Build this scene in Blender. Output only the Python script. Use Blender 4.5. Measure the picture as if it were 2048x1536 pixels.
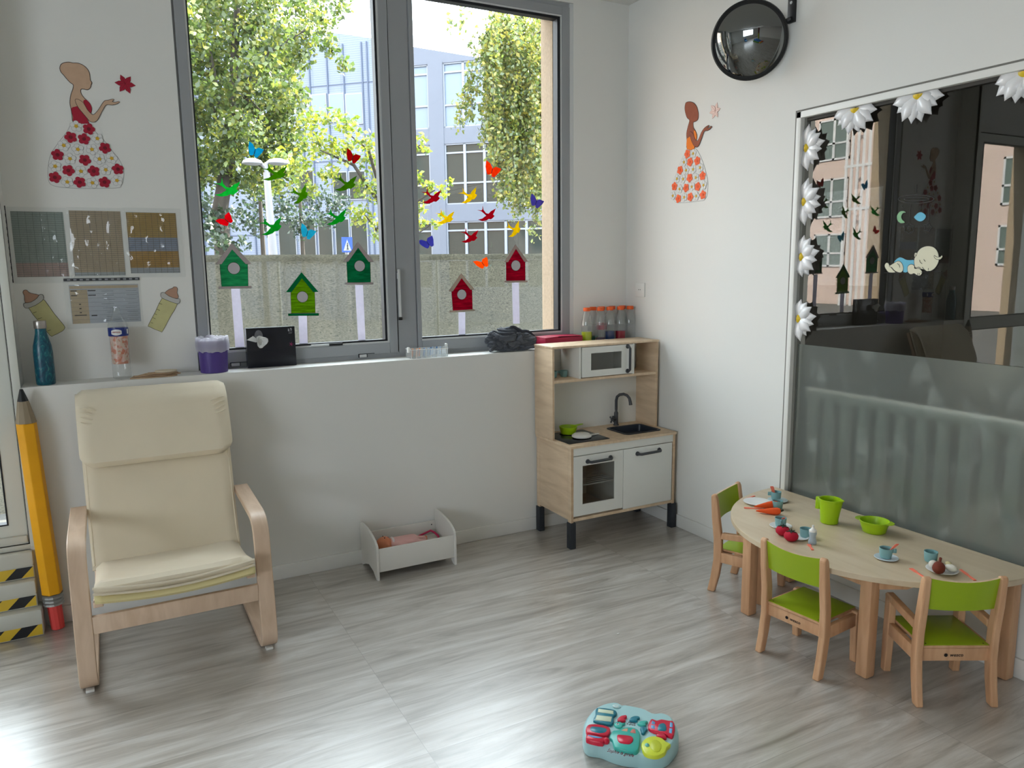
import bpy, bmesh, math, random
import numpy as np
from mathutils import Vector, Matrix, noise
for o in list(bpy.data.objects): bpy.data.objects.remove(o)
SC = bpy.context.scene
COL = SC.collection
rnd = random.Random(7)
# ------------------------------------------------------------------ camera
F_PX, YAW, PITCH, ROLL = 1516.61, 0.4890, 0.1549, -0.0123
CAM = Vector((-2.8346, -3.6728, 1.5119))
_cy, _sy, _cp, _sp = math.cos(YAW), math.sin(YAW), math.cos(PITCH), math.sin(PITCH)
FW = Vector((_sy*_cp, _cy*_cp, -_sp)); _r = Vector((_cy, -_sy, 0)); _u = _r.cross(FW)
RT = math.cos(ROLL)*_r + math.sin(ROLL)*_u
UP = -math.sin(ROLL)*_r + math.cos(ROLL)*_u
cd = bpy.data.cameras.new('camera'); cam = bpy.data.objects.new('camera', cd); COL.objects.link(cam)
cd.sensor_width = 36; cd.lens = F_PX/2048*36; cd.clip_start = .05; cd.clip_end = 300
cam.matrix_world = Matrix(((RT.x, UP.x, -FW.x, CAM.x), (RT.y, UP.y, -FW.y, CAM.y), (RT.z, UP.z, -FW.z, CAM.z), (0, 0, 0, 1)))
SC.camera = cam
# ------------------------------------------------------------------ world, sun, exposure
w = bpy.data.worlds.new('sky'); SC.world = w; w.use_nodes = True
bg = w.node_tree.nodes['Background']; bg.inputs[0].default_value = (.84, .92, 1.0, 1); bg.inputs[1].default_value = 11.0
sd = bpy.data.lights.new('sun', 'SUN'); sd.energy = 32; sd.angle = .01; sd.color = (1, .93, .82)
so = bpy.data.objects.new('sun', sd); COL.objects.link(so)
so.rotation_euler = Vector((.95, .06, .72)).to_track_quat('Z', 'Y').to_euler()
vs = SC.view_settings; vs.view_transform = 'Standard'; vs.look = 'None'; vs.exposure = 0.0; vs.gamma = 1; vs.use_curve_mapping = False
SC.cycles.max_bounces = 10; SC.cycles.diffuse_bounces = 5; SC.cycles.glossy_bounces = 5; SC.cycles.transmission_bounces = 8
SC.cycles.transparent_max_bounces = 24; SC.cycles.caustics_reflective = False; SC.cycles.caustics_refractive = False
SC.cycles.sample_clamp_indirect = 6; SC.cycles.use_denoising = True
def portal(name, loc, rot, sx, sy):
    l = bpy.data.lights.new(name, 'AREA'); l.shape = 'RECTANGLE'; l.size = sx; l.size_y = sy; l.cycles.is_portal = True
    o = bpy.data.objects.new(name, l); COL.objects.link(o); o.location = loc; o.rotation_euler = rot
PI = math.pi
portal('window_daylight', (-1.45, .36, 2.0), (-PI/2, 0, 0), 2.0, 1.85)
portal('door_daylight', (-3.75, .36, 1.45), (-PI/2, 0, 0), 1.0, 2.0)
portal('far_window_daylight', (-6.0, .36, 2.0), (-PI/2, 0, 0), 2.2, 1.9)
portal('added_left_window_daylight', (-8.15, -5.25, 1.9), (0, -PI/2, 0), 1.7, 3.5)  # portal for the added left-wall window
def lamp(name, loc, sx, sy, e, col=(1, .96, .9), rot=(0, 0, 0)):
    l = bpy.data.lights.new(name, 'AREA'); l.shape = 'RECTANGLE'; l.size = sx; l.size_y = sy; l.energy = e; l.color = col
    o = bpy.data.objects.new(name, l); COL.objects.link(o); o.location = loc; o.rotation_euler = rot
for i, (x, y) in enumerate(((-3.2, -4.6), (-5.6, -4.6), (-3.2, -7.2), (-5.6, -7.2))):
    lamp('added_ceiling_fill_light', (x, y, 2.955), 1.15, .55, 1.5)  # unseen ceiling lights added to fill the room
lamp('dormitory_added_fill_light', (.75, -2.0, 2.88), .3, 1.6, 10)  # unseen light added behind the inside window to brighten radiator and film
# ------------------------------------------------------------------ helpers
def ray(u, v): return FW + (u-1024)/F_PX*RT - (v-768)/F_PX*UP
def at(u, v, ax, val):
    d = ray(u, v); return CAM + (val-CAM[ax])/d[ax]*d
def lin(c):
    r = []
    for x in c:
        x /= 255; r.append(x/12.92 if x <= .04045 else ((x+.055)/1.055)**2.4)
    return tuple(r)+(1,)
MATS = {}
def mat(name, rgb=(200, 200, 200), rough=.5, metal=0, spec=.5, var=0, vscale=(8, 8, 8), bump=0, bscale=200, tr=0, ior=1.45, alpha=1, coat=0, sheen=0, island=0, emit=0, lincol=None, detail=3, bstr=.3):
    if name in MATS: return MATS[name]
    m = bpy.data.materials.new(name); MATS[name] = m; m.use_nodes = True; nt = m.node_tree; b = nt.nodes['Principled BSDF']
    c = lincol or lin(rgb)
    b.inputs['Base Color'].default_value = c; b.inputs['Roughness'].default_value = rough; b.inputs['Metallic'].default_value = metal
    b.inputs['Specular IOR Level'].default_value = spec; b.inputs['IOR'].default_value = ior; b.inputs['Alpha'].default_value = alpha
    b.inputs['Transmission Weight'].default_value = tr; b.inputs['Coat Weight'].default_value = coat; b.inputs['Sheen Weight'].default_value = sheen
    tc = mp = None
    if var or bump:
        tc = nt.nodes.new('ShaderNodeTexCoord'); mp = nt.nodes.new('ShaderNodeMapping'); nt.links.new(tc.outputs['Object'], mp.inputs[0]); mp.inputs['Scale'].default_value = vscale
    if var:
        n = nt.nodes.new('ShaderNodeTexNoise'); n.inputs['Scale'].default_value = 1; n.inputs['Detail'].default_value = detail; nt.links.new(mp.outputs[0], n.inputs[0])
        r = nt.nodes.new('ShaderNodeMapRange'); r.inputs[1].default_value = .3; r.inputs[2].default_value = .7; r.inputs[3].default_value = 1-var; r.inputs[4].default_value = 1+var; nt.links.new(n.outputs[0], r.inputs[0])
        x = nt.nodes.new('ShaderNodeMix'); x.data_type = 'RGBA'; x.blend_type = 'MULTIPLY'; x.inputs[0].default_value = 1; x.inputs[6].default_value = c
        nt.links.new(r.outputs[0], x.inputs[7]); nt.links.new(x.outputs[2], b.inputs['Base Color'])
    if bump:
        n2 = nt.nodes.new('ShaderNodeTexNoise'); n2.inputs['Scale'].default_value = bscale; nt.links.new(tc.outputs['Object'], n2.inputs[0])
        bp = nt.nodes.new('ShaderNodeBump'); bp.inputs['Strength'].default_value = bstr; bp.inputs['Distance'].default_value = bump; nt.links.new(n2.outputs[0], bp.inputs['Height']); nt.links.new(bp.outputs[0], b.inputs['Normal'])
    return m
def nodes(name):
    m = bpy.data.materials.new(name); MATS[name] = m; m.use_nodes = True; nt = m.node_tree; nt.nodes.clear()
    def N(t, ins={}, **kw):
        n = nt.nodes.new('ShaderNode'+t)
        for k, v in kw.items(): setattr(n, k, v)
        for k, v in ins.items():
            if hasattr(v, 'is_output') or isinstance(v, bpy.types.NodeSocket): nt.links.new(v, n.inputs[k])
            else: n.inputs[k].default_value = v
        return n
    return m, nt, N
def two_sided(N, ior):
    ge = N('NewGeometry'); mr = N('MapRange', {0: ge.outputs['Backfacing'], 3: ior, 4: 1/ior}); return mr.outputs[0]
def thin_glass(name, tint=(1, 1, 1), ior=1.5, veil=0, veilcol=(.8, .85, .85), rough=0):
    m, nt, N = nodes(name)
    fr = N('Fresnel', {'IOR': two_sided(N, ior)}); t = N('BsdfTransparent', {'Color': tint+(1,)}); g = N('BsdfGlossy', {'Roughness': rough})
    a = N('MixShader', {0: fr.outputs[0], 1: t.outputs[0], 2: g.outputs[0]}); out = a
    if veil:
        d = N('BsdfDiffuse', {'Color': veilcol+(1,)}); tl = N('BsdfTranslucent', {'Color': veilcol+(1,)}); dt = N('MixShader', {0: .5, 1: d.outputs[0], 2: tl.outputs[0]})
        out = N('MixShader', {0: veil, 1: a.outputs[0], 2: dt.outputs[0]})
    o = N('OutputMaterial', {0: out.outputs[0]}); return m
def paper(name, rgb, tl=.5, var=.12, sc=(60, 60, 60)):      # thin coloured sheet that lets light through
    m, nt, N = nodes(name); tc = N('TexCoord'); mp = N('Mapping', {0: tc.outputs['Object'], 'Scale': sc}); n = N('TexNoise', {0: mp.outputs[0], 'Scale': 1., 'Detail': 4.})
    r = N('MapRange', {0: n.outputs[0], 1: .3, 2: .7, 3: 1-var, 4: 1+var}); x = N('Mix', {0: 1., 6: lin(rgb), 7: r.outputs[0]}, data_type='RGBA', blend_type='MULTIPLY')
    d = N('BsdfDiffuse', {'Color': x.outputs[2]}); t = N('BsdfTranslucent', {'Color': x.outputs[2]}); s = N('MixShader', {0: tl, 1: d.outputs[0], 2: t.outputs[0]}); N('OutputMaterial', {0: s.outputs[0]}); return m
def leafmat(name, cols, tl=.55):
    m, nt, N = nodes(name); g = N('NewGeometry'); cr = N('ValToRGB', {0: g.outputs['Random Per Island']}); e = cr.color_ramp.elements
    e[0].position = 0; e[0].color = lin(cols[0]); e[1].position = 1; e[1].color = lin(cols[-1])
    for i, c in enumerate(cols[1:-1]): k = e.new((i+1)/(len(cols)-1)); k.color = lin(c)
    d = N('BsdfDiffuse', {'Color': cr.outputs[0]}); t = N('BsdfTranslucent', {'Color': cr.outputs[0]}); gl = N('BsdfGlossy', {'Roughness': .45})
    s = N('MixShader', {0: tl, 1: d.outputs[0], 2: t.outputs[0]}); s2 = N('MixShader', {0: .06, 1: s.outputs[0], 2: gl.outputs[0]}); N('OutputMaterial', {0: s2.outputs[0]}); return m
def wood(name, c1, c2, sc=(3, 3, 40), rough=.45):
    m, nt, N = nodes(name); tc = N('TexCoord'); mp = N('Mapping', {0: tc.outputs['Object'], 'Scale': sc}); n = N('TexNoise', {0: mp.outputs[0], 'Scale': 1., 'Detail': 6., 'Distortion': .6})
    cr = N('ValToRGB', {0: n.outputs[0]}); e = cr.color_ramp.elements; e[0].position = .35; e[0].color = lin(c1); e[1].position = .65; e[1].color = lin(c2)
    b = N('BsdfPrincipled', {'Base Color': cr.outputs[0], 'Roughness': rough}); N('OutputMaterial', {0: b.outputs[0]}); return m
def gridmat(name, base, line, px, pz, lw=.0008, bands=None, rough=.3):
    m, nt, N = nodes(name); tc = N('TexCoord'); sp = N('SeparateXYZ', {0: tc.outputs['Object']})
    def lines(sock, p):
        a = N('Math', {0: sock, 1: p}, operation='DIVIDE'); f = N('Math', {0: a.outputs[0]}, operation='FRACT'); return N('Math', {0: f.outputs[0], 1: lw/p}, operation='LESS_THAN')
    mx = N('Math', {0: lines(sp.outputs[0], px).outputs[0], 1: lines(sp.outputs[2], pz).outputs[0]}, operation='MAXIMUM')
    col = None
    if bands:     # list of (z below which, colour)
        col = base
        prev = lin(base)
        cur = None
        for z, c in bands:
            lt = N('Math', {0: sp.outputs[2], 1: z}, operation='LESS_THAN')
            x = N('Mix', {0: lt.outputs[0], 7: lin(c)}, data_type='RGBA')
            if cur is None: x.inputs[6].default_value = prev
            else: nt.links.new(cur, x.inputs[6])
            cur = x.outputs[2]
    y = N('Mix', {0: mx.outputs[0], 7: lin(line)}, data_type='RGBA')
    if bands: nt.links.new(cur, y.inputs[6])
    else: y.inputs[6].default_value = lin(base)
    b = N('BsdfPrincipled', {'Base Color': y.outputs[2], 'Roughness': rough}); N('OutputMaterial', {0: b.outputs[0]}); return m
# mesh builder: collects shapes, links ONE object
class MB:
    def __init__(s): s.v = []; s.f = []; s.mi = []; s.sm = []; s.ms = []
    def _m(s, m):
        if m not in s.ms: s.ms.append(m)
        return s.ms.index(m)
    def add(s, vs, fs, m, smooth=False):
        n = len(s.v); s.v += [tuple(v) for v in vs]; k = s._m(m)
        for f in fs: s.f.append([i+n for i in f]); s.mi.append(k); s.sm.append(smooth)
        return s
    def bm(s, bm, m, smooth=False, M=None):
        bm.verts.index_update()
        s.add([(M @ v.co) if M else v.co for v in bm.verts], [[v.index for v in f.verts] for f in bm.faces], m, smooth); bm.free(); return s
    def box(s, x0, x1, y0, y1, z0, z1, m, bev=0, M=None, seg=2):
        b = bmesh.new(); bmesh.ops.create_cube(b, size=1)
        bmesh.ops.scale(b, vec=(abs(x1-x0), abs(y1-y0), abs(z1-z0)), verts=b.verts); bmesh.ops.translate(b, vec=((x0+x1)/2, (y0+y1)/2, (z0+z1)/2), verts=b.verts)
        if bev: bmesh.ops.bevel(b, geom=b.edges[:], offset=bev, segments=seg, profile=.5, affect='EDGES')
        return s.bm(b, m, bool(bev), M)
    def lathe(s, prof, m, c=(0, 0, 0), n=28, M=None, smooth=True, sy=1):
        vs = []; fs = []
        for r, z in prof:
            for i in range(n):
                a = 2*PI*i/n; p = Vector((c[0]+r*math.cos(a), c[1]+r*sy*math.sin(a), c[2]+z)); vs.append(M @ p if M else p)
        for j in range(len(prof)-1):
            for i in range(n): fs.append([j*n+i, j*n+(i+1) % n, (j+1)*n+(i+1) % n, (j+1)*n+i])
        if prof[0][0] > 1e-5: fs.append(list(range(n))[::-1])
        if prof[-1][0] > 1e-5: fs.append([(len(prof)-1)*n+i for i in range(n)])
        return s.add(vs, fs, m, smooth)
    def tube(s, pts, r, m, n=10, caps=True):
        pts = [Vector(p) for p in pts]; vs = []; fs = []; k = len(pts); a = None
        for i, p in enumerate(pts):
            t = (pts[min(i+1, k-1)]-pts[max(i-1, 0)]).normalized()
            if a is None: a = t.orthogonal().normalized()
            a = (a-t*a.dot(t)).normalized(); b = t.cross(a); rr = r[i] if isinstance(r, (list, tuple)) else r
            for j in range(n): th = 2*PI*j/n; vs.append(p+rr*(math.cos(th)*a+math.sin(th)*b))
        for i in range(k-1):
            for j in range(n): fs.append([i*n+j, i*n+(j+1) % n, (i+1)*n+(j+1) % n, (i+1)*n+j])
        if caps: fs.append(list(range(n))[::-1]); fs.append([(k-1)*n+j for j in range(n)])
        return s.add(vs, fs, m, True)
    def prism(s, pts, d, m, smooth=False):       # closed 3d outline pushed along d
        d = Vector(d); n = len(pts); pts = [Vector(p) for p in pts]
        vs = pts+[p+d for p in pts]; fs = [list(range(n)), [n+i for i in range(n)][::-1]]
        for i in range(n): fs.append([i, n+i, n+(i+1) % n, (i+1) % n])
        return s.add(vs, fs, m, smooth)
    def ball(s, c, r, m, n=16, M=None):
        b = bmesh.new(); bmesh.ops.create_uvsphere(b, u_segments=n, v_segments=max(6, n//2), radius=1)
        rr = r if isinstance(r, (tuple, list)) else (r, r, r); bmesh.ops.scale(b, vec=rr, verts=b.verts)
        T = Matrix.Translation(c) @ (M if M else Matrix()); return s.bm(b, m, True, T)
    def build(s, name, parent=None, bevel=0, auto=True):
        me = bpy.data.meshes.new(name); me.from_pydata(s.v, [], s.f)
        for m in s.ms: me.materials.append(m)
        me.polygons.foreach_set('material_index', s.mi); me.polygons.foreach_set('use_smooth', s.sm); me.update()
        b = bmesh.new(); b.from_mesh(me); bmesh.ops.recalc_face_normals(b, faces=b.faces); b.to_mesh(me); b.free()
        if any(s.sm):
            try: me.set_sharp_from_angle(angle=math.radians(42))
            except Exception: pass
        o = bpy.data.objects.new(name, me); COL.objects.link(o)
        if bevel:
            md = o.modifiers.new('bevel', 'BEVEL'); md.width = bevel; md.segments = 2; md.limit_method = 'ANGLE'; md.angle_limit = .6
        if parent: o.parent = parent; o.matrix_parent_inverse = parent.matrix_basis.inverted()
        return o
def tag(o, label=None, cat=None, group=None, kind=None):
    if label: o['label'] = label
    if cat: o['category'] = cat
    if group: o['group'] = group
    if kind: o['kind'] = kind
    return o
def thing(name, label, cat, loc=(0, 0, 0), rz=0, group=None, rot=None):
    o = bpy.data.objects.new(name, None); COL.objects.link(o); o.empty_display_size = .05
    o.matrix_basis = Matrix.Translation(loc) @ (rot.to_4x4() if rot else Matrix.Rotation(rz, 4, 'Z'))
    return tag(o, label, cat, group)
def local(o): return o.matrix_basis
class LB(MB):                                        # builds in the thing's own axes
    def build(s, name, parent=None, bevel=0):
        o = MB.build(s, name, None, bevel)
        if parent: o.parent = parent; o.matrix_parent_inverse = Matrix()
        return o
def dup(root, name=None):
    c = root.copy(); COL.objects.link(c)
    def rec(a, b):
        for ch in a.children:
            d = ch.copy(); COL.objects.link(d); d.parent = b; rec(ch, d)
    rec(root, c); return c
def smoothpoly(pts, n=4):
    P = [Vector(p) for p in pts]; k = len(P); out = []
    for i in range(k):
        a, b, c, d = P[i-1], P[i], P[(i+1) % k], P[(i+2) % k]
        for j in range(n):
            t = j/n; out.append(.5*((2*b)+(c-a)*t+(2*a-5*b+4*c-d)*t*t+(3*b-a-3*c+d)*t**3))
    return out
def offset2(pts, d):                                 # grow a 2d outline by d
    k = len(pts); A = sum(pts[i][0]*pts[(i+1) % k][1]-pts[(i+1) % k][0]*pts[i][1] for i in range(k)); sg = 1 if A > 0 else -1; out = []
    for i in range(k):
        p, a, b = Vector(pts[i][:2]), Vector(pts[i-1][:2]), Vector(pts[(i+1) % k][:2])
        e1 = (p-a); e2 = (b-p)
        if e1.length < 1e-9 or e2.length < 1e-9: out.append(p); continue
        e1.normalize(); e2.normalize(); n = Vector((e1.y+e2.y, -(e1.x+e2.x)))
        if n.length < 1e-6: out.append(p); continue
        n.normalize(); out.append(p+n*d*sg)
    return out
# a flat sheet on a wall plane: ax/val name the plane, tw is the way into the room (+1/-1), px outline in the photo frame
def to2(p, ax): return Vector((p[1], p[2])) if ax == 0 else (Vector((p[0], p[2])) if ax == 1 else Vector((p[0], p[1])))
def to3(q, ax, val): return Vector((val, q[0], q[1])) if ax == 0 else (Vector((q[0], val, q[1])) if ax == 1 else Vector((q[0], q[1], val)))
class Crop:
    def __init__(s, u0, v0, k): s.u0, s.v0, s.k = u0, v0, k
    def __call__(s, pts): return [(s.u0+a/s.k, s.v0+b/s.k) for a, b in pts]
def wpts(px, ax, val): return [to2(at(u, v, ax, val), ax) for u, v in px]
def sheet(mb, q, ax, val, lift, t, m, tw):           # q 2d outline on the plane; lift off the plane, thickness t
    a = [to3(p, ax, val+tw*lift) for p in q]; d = [0, 0, 0]; d[ax] = tw*t; mb.prism(a, d, m)
def stroke(mb, q, w, ax, val, lift, t, m, tw, closed=False):
    q = [Vector(p) for p in q]; k = len(q); L = []; R = []
    for i in range(k):
        a = q[i-1] if (i > 0 or closed) else q[i]; b = q[(i+1) % k] if (i < k-1 or closed) else q[i]
        d = (b-a); d = d.normalized() if d.length > 1e-9 else Vector((1, 0)); n = Vector((-d.y, d.x))*w/2; L.append(q[i]+n); R.append(q[i]-n)
    rng = range(k if closed else k-1)
    for i in rng: j = (i+1) % k; sheet(mb, [L[i], L[j], R[j], R[i]], ax, val, lift, t, m, tw)
def circ(c, r, n=20, ry=None): return [(c[0]+r*math.cos(2*PI*i/n), c[1]+(ry or r)*math.sin(2*PI*i/n)) for i in range(n)]
def text(name, body, size, M, m, parent=None, ext=.0003, shear=0, fit=None):
    c = bpy.data.curves.new(name, 'FONT'); c.body = body; c.size = size; c.extrude = ext; c.align_x = 'CENTER'; c.align_y = 'CENTER'; c.shear = shear; c.materials.append(m); c.resolution_u = 2
    t = bpy.data.objects.new(name, c); COL.objects.link(t); dg = bpy.context.evaluated_depsgraph_get(); me = bpy.data.meshes.new_from_object(t.evaluated_get(dg)); bpy.data.objects.remove(t)
    if fit: wd = max(v.co.x for v in me.vertices)-min(v.co.x for v in me.vertices); me.transform(Matrix.Diagonal((fit/wd, 1, 1, 1)))
    me.transform(M); o = bpy.data.objects.new(name, me); COL.objects.link(o)
    if not me.materials: me.materials.append(m)
    if parent: o.parent = parent; o.matrix_parent_inverse = Matrix()
    return o
# ------------------------------------------------------------------ materials used all over
WALL = mat('white_wall_paint', (226, 226, 222), .75, bump=.0006, bscale=300, bstr=.15)
WALLB = mat('exterior_stucco', (150, 134, 114), .9, var=.12, vscale=(60, 60, 60), bump=.004, bscale=220)
TRIM = mat('white_trim', (228, 228, 224), .45)
ALU = mat('grey_aluminium', (154, 157, 160), .42, metal=0, spec=.5)
ALU2 = mat('pale_aluminium', (206, 208, 208), .4)
GASK = mat('black_gasket', (22, 24, 30), .55)
BLACK = mat('black_plastic', (24, 25, 27), .45)
WHITE = mat('white_lacquer', (226, 226, 220), .4)
INK = mat('black_ink', (38, 34, 34), .7)
GLASS = thin_glass('window_glass', (.97, .99, .98), 1.5)
BIRCH = wood('birch_plywood', (207, 181, 150), (224, 200, 170), (4, 4, 30))
BIRCHX = wood('birch_plywood_along', (207, 181, 150), (224, 200, 170), (30, 30, 4))
PLYE = mat('plywood_edge', (165, 128, 95), .6, var=.2, vscale=(3, 3, 300))
BEECH = wood('beech_wood', (196, 150, 112), (212, 168, 130), (30, 30, 5))
BEECHP = wood('pale_beech', (206, 176, 146), (222, 194, 166), (25, 25, 4))
GREEN = mat('lime_laminate', (152, 178, 30), .35)
# ================================================================== SETTING
def struct(name, mb, parent=None): return tag(mb.build(name, parent), kind=None if parent else 'structure')
def floor_mat():
    m, nt, N = nodes('grey_oak_vinyl_planks'); tc = N('TexCoord')
    br = N('TexBrick', {0: tc.outputs['Object'], 'Scale': 1., 'Mortar Size': .0007, 'Mortar Smooth': .1, 'Bias': 0., 'Brick Width': 1.5, 'Row Height': .18, 'Color1': (0, 0, 0, 1), 'Color2': (1, 1, 1, 1), 'Mortar': (.5, .5, .5, 1)}, offset=.37, offset_frequency=1)
    mp = N('Mapping', {0: tc.outputs['Object'], 'Scale': (1.1, 9., 1.)})
    ad = N('VectorMath', {0: mp.outputs[0]}, operation='ADD'); sc = N('VectorMath', {0: br.outputs['Color'], 1: (7.3, 3.1, 5.)}, operation='MULTIPLY'); nt.links.new(sc.outputs[0], ad.inputs[1])
    n1 = N('TexNoise', {0: ad.outputs[0], 'Scale': 1.6, 'Detail': 8., 'Roughness': .62, 'Distortion': 1.2})
    cr = N('ValToRGB', {0: n1.outputs[0]}); e = cr.color_ramp.elements
    e[0].position = .3; e[0].color = lin((136, 129, 120)); e[1].position = .72; e[1].color = lin((204, 201, 196)); k = e.new(.5); k.color = lin((177, 171, 163))
    mp2 = N('Mapping', {0: tc.outputs['Object'], 'Scale': (3., 60., 1.)}); n2 = N('TexNoise', {0: mp2.outputs[0], 'Scale': 2.5, 'Detail': 5.})
    r2 = N('MapRange', {0: n2.outputs[0], 1: .3, 2: .7, 3: .93, 4: 1.06})
    x = N('Mix', {0: 1., 6: cr.outputs[0], 7: r2.outputs[0]}, data_type='RGBA', blend_type='MULTIPLY')
    bw = N('SeparateColor', {0: br.outputs['Color']}); r3 = N('MapRange', {0: bw.outputs[0], 3: .95, 4: 1.04})
    y = N('Mix', {0: 1., 6: x.outputs[2], 7: r3.outputs[0]}, data_type='RGBA', blend_type='MULTIPLY')
    z = N('Mix', {0: br.outputs['Fac'], 6: y.outputs[2], 7: lin((132, 126, 120))}, data_type='RGBA')
    bp = N('Bump', {'Strength': .12, 'Distance': .002, 'Height': n2.outputs[0]})
    b = N('BsdfPrincipled', {'Base Color': z.outputs[2], 'Roughness': .30, 'Specular IOR Level': 1.0, 'Coat Weight': 1.0, 'Coat Roughness': .32, 'Normal': bp.outputs[0]}); N('OutputMaterial', {0: b.outputs[0]}); return m
FLOOR = floor_mat()
XL, YR = -8.1, -9.2
struct('floor', MB().box(XL-.2, 0.0, YR-.2, .2, -.12, 0, FLOOR))
struct('ceiling', MB().box(XL-.2, .15, YR-.2, .37, 3.0, 3.12, mat('ceiling_paint', (222, 222, 218), .85)))
W = MB()
W.box(-3.17, 0, 0, .24, 0, 1.039, WALL)                          # deep lower wall with its ledge
W.box(-3.2, -2.472, .145, .24, 1.039, 3, WALL); W.box(-3.2, -3.17, .0, .24, 0, 3, WALL)
W.box(-.383, 0, .145, .24, 1.039, 3, WALL); W.box(-2.472, -.383, .145, .24, 2.958, 3, WALL)
W.box(-4.32, -3.2, .05, .24, 2.5, 3, WALL); W.box(-4.32, -3.2, .05, .24, 0, .36, WALL)
W.box(-4.9, -4.32, .05, .24, 0, 3, WALL); W.box(-7.1, -4.9, .05, .24, 0, 1.04, WALL); W.box(-7.1, -4.9, .05, .24, 2.95, 3, WALL); W.box(XL, -7.1, .05, .24, 0, 3, WALL)
struct('wall_back', W)
X = MB()                                                          # outer stucco leaf
X.box(-2.44, -.465, .24, .37, -.6, 1.06, WALLB); X.box(-.465, 3, .24, .37, -.6, 4.2, WALLB); X.box(-2.44, -.465, .24, .37, 2.952, 4.2, WALLB); X.box(-3.2, -2.44, .24, .37, -.6, 4.2, WALLB)
X.box(-4.32, -3.2, .24, .37, 2.5, 4.2, WALLB); X.box(-4.32, -3.2, .24, .37, -.6, .36, WALLB); X.box(-4.9, -4.32, .24, .37, -.6, 4.2, WALLB); X.box(-7.1, -4.9, .24, .37, -.6, 1.04, WALLB); X.box(-7.1, -4.9, .24, .37, 2.95, 4.2, WALLB); X.box(-9, -7.1, .24, .37, -.6, 4.2, WALLB)
struct('wall_exterior', X)
R = MB(); GY0, GY1, GZ0, GZ1 = -1.119, -2.98, .36, 2.189
R.box(0, .13, GY0, .24, 0, 3, WALL); R.box(0, .13, GY1, GY0, GZ1, 3, WALL); R.box(0, .13, GY1, GY0, 0, GZ0, WALL); R.box(0, .13, YR, GY1, 0, 3, WALL)
struct('wall_right', R)
L = MB(); L.box(XL-.13, XL, YR, .24, 0, 1.05, WALL); L.box(XL-.13, XL, YR, .24, 2.75, 3, WALL); L.box(XL-.13, XL, -3.5, .24, 1.05, 2.75, WALL); L.box(XL-.13, XL, YR, -7.0, 1.05, 2.75, WALL); struct('wall_left', L)
struct('wall_rear', MB().box(XL, 0, YR-.13, YR, 0, 3, WALL))
B = MB(); B.box(-3.165, -.0, -.012, 0, 0, .074, TRIM, .003); B.build('baseboard_back')['kind'] = 'structure'
B = MB(); B.box(-.012, 0, YR, -.012, 0, .074, TRIM, .003); B.build('baseboard_right')['kind'] = 'structure'
struct('baseboard_left', MB().box(XL, XL+.012, YR, .05, 0, .074, TRIM)); struct('baseboard_rear', MB().box(XL, 0, YR, YR+.012, 0, .074, TRIM))
# ---- window_1: the big two-leaf window
def frame(mb, x0, x1, z0, z1, w, y0, y1, m, wt=None, wb=None, wl=None, wr=None):
    wl = w if wl is None else wl; wr = w if wr is None else wr; wt = w if wt is None else wt; wb = w if wb is None else wb
    mb.box(x0, x0+wl, y0, y1, z0, z1, m); mb.box(x1-wr, x1, y0, y1, z0, z1, m); mb.box(x0+wl, x1-wr, y0, y1, z0, z0+wb, m); mb.box(x0+wl, x1-wr, y0, y1, z1-wt, z1, m)
win = bpy.data.objects.new('window_1', None); COL.objects.link(win); win['kind'] = 'structure'
m = MB(); frame(m, -2.472, -.383, 1.0392, 2.957, .02, .16, .235, ALU, wr=.022, wt=.03, wb=.022); m.box(-1.474, -1.372, .158, .235, 1.06, 2.93, ALU); m.box(-.405, -.383, .15, .165, 1.04, 2.957, ALU2); m.build('window_frame', win)
m = MB(); frame(m, -2.462, -1.482, 1.062, 2.925, .05, .15, .2, ALU, wl=.042, wb=.056, wt=.05, wr=.045); s1 = m.build('left_sash', win, .002)
m = MB(); frame(m, -2.420, -1.526, 1.118, 2.875, .009, .156, .21, ALU2); m.build('glazing_bead', s1)
m = MB(); frame(m, -2.411, -1.535, 1.127, 2.866, .007, .162, .209, GASK, wr=.012, wb=.009); m.build('gasket', s1)
m = MB(); m.box(-2.406, -1.54, .198, .202, 1.132, 2.862, GLASS); m.build('pane', s1)
m = MB(); frame(m, -1.366, -.405, 1.062, 2.935, .05, .152, .2, ALU, wl=.022, wb=.055, wt=.045, wr=.05); s2 = m.build('right_sash', win, .002)
m = MB(); frame(m, -1.345, -.452, 1.117, 2.892, .01, .156, .21, ALU2, wl=.003); m.build('glazing_bead', s2)
m = MB(); frame(m, -1.342, -.462, 1.127, 2.882, .008, .162, .209, GASK, wr=.018, wt=.014, wl=.002); m.build('gasket', s2)
m = MB(); m.box(-1.341, -.475, .198, .202, 1.13, 2.872, GLASS); m.build('pane', s2)
m = MB(); m.box(-1.4785, -1.4755, .157, .16, 1.07, 2.93, BLACK); m.build('sash_gap', win)
m = MB(); m.box(-1.476, -1.464, .128, .14, 1.25, 1.5, ALU2, .003); m.box(-1.474, -1.466, .139, .158, 1.45, 1.48, ALU2); m.box(-1.479, -1.461, .126, .142, 1.235, 1.251, BLACK, .002); m.build('window_handle', win)
for hx in (-2.29, -1.66):
    m = MB(); m.box(hx-.04, hx+.045, .144, .15, 1.066, 1.0685, BLACK); m.box(hx-.04, hx-.036, .144, .15, 1.05, 1.068, BLACK); m.box(hx+.003, hx+.006, .144, .15, 1.05, 1.068, BLACK); m.box(hx-.036, hx+.003, .146, .15, 1.051, 1.065, ALU2); m.build('hinge_cover', win)
m = MB(); m.box(-1.94, -1.85, .146, .155, 1.121, 1.131, ALU2, .001); m.build('draught_clip', win); m = MB(); m.box(-1.85, -1.78, .146, .155, 1.12, 1.132, BLACK, .001); m.build('draught_clip', win)
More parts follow.
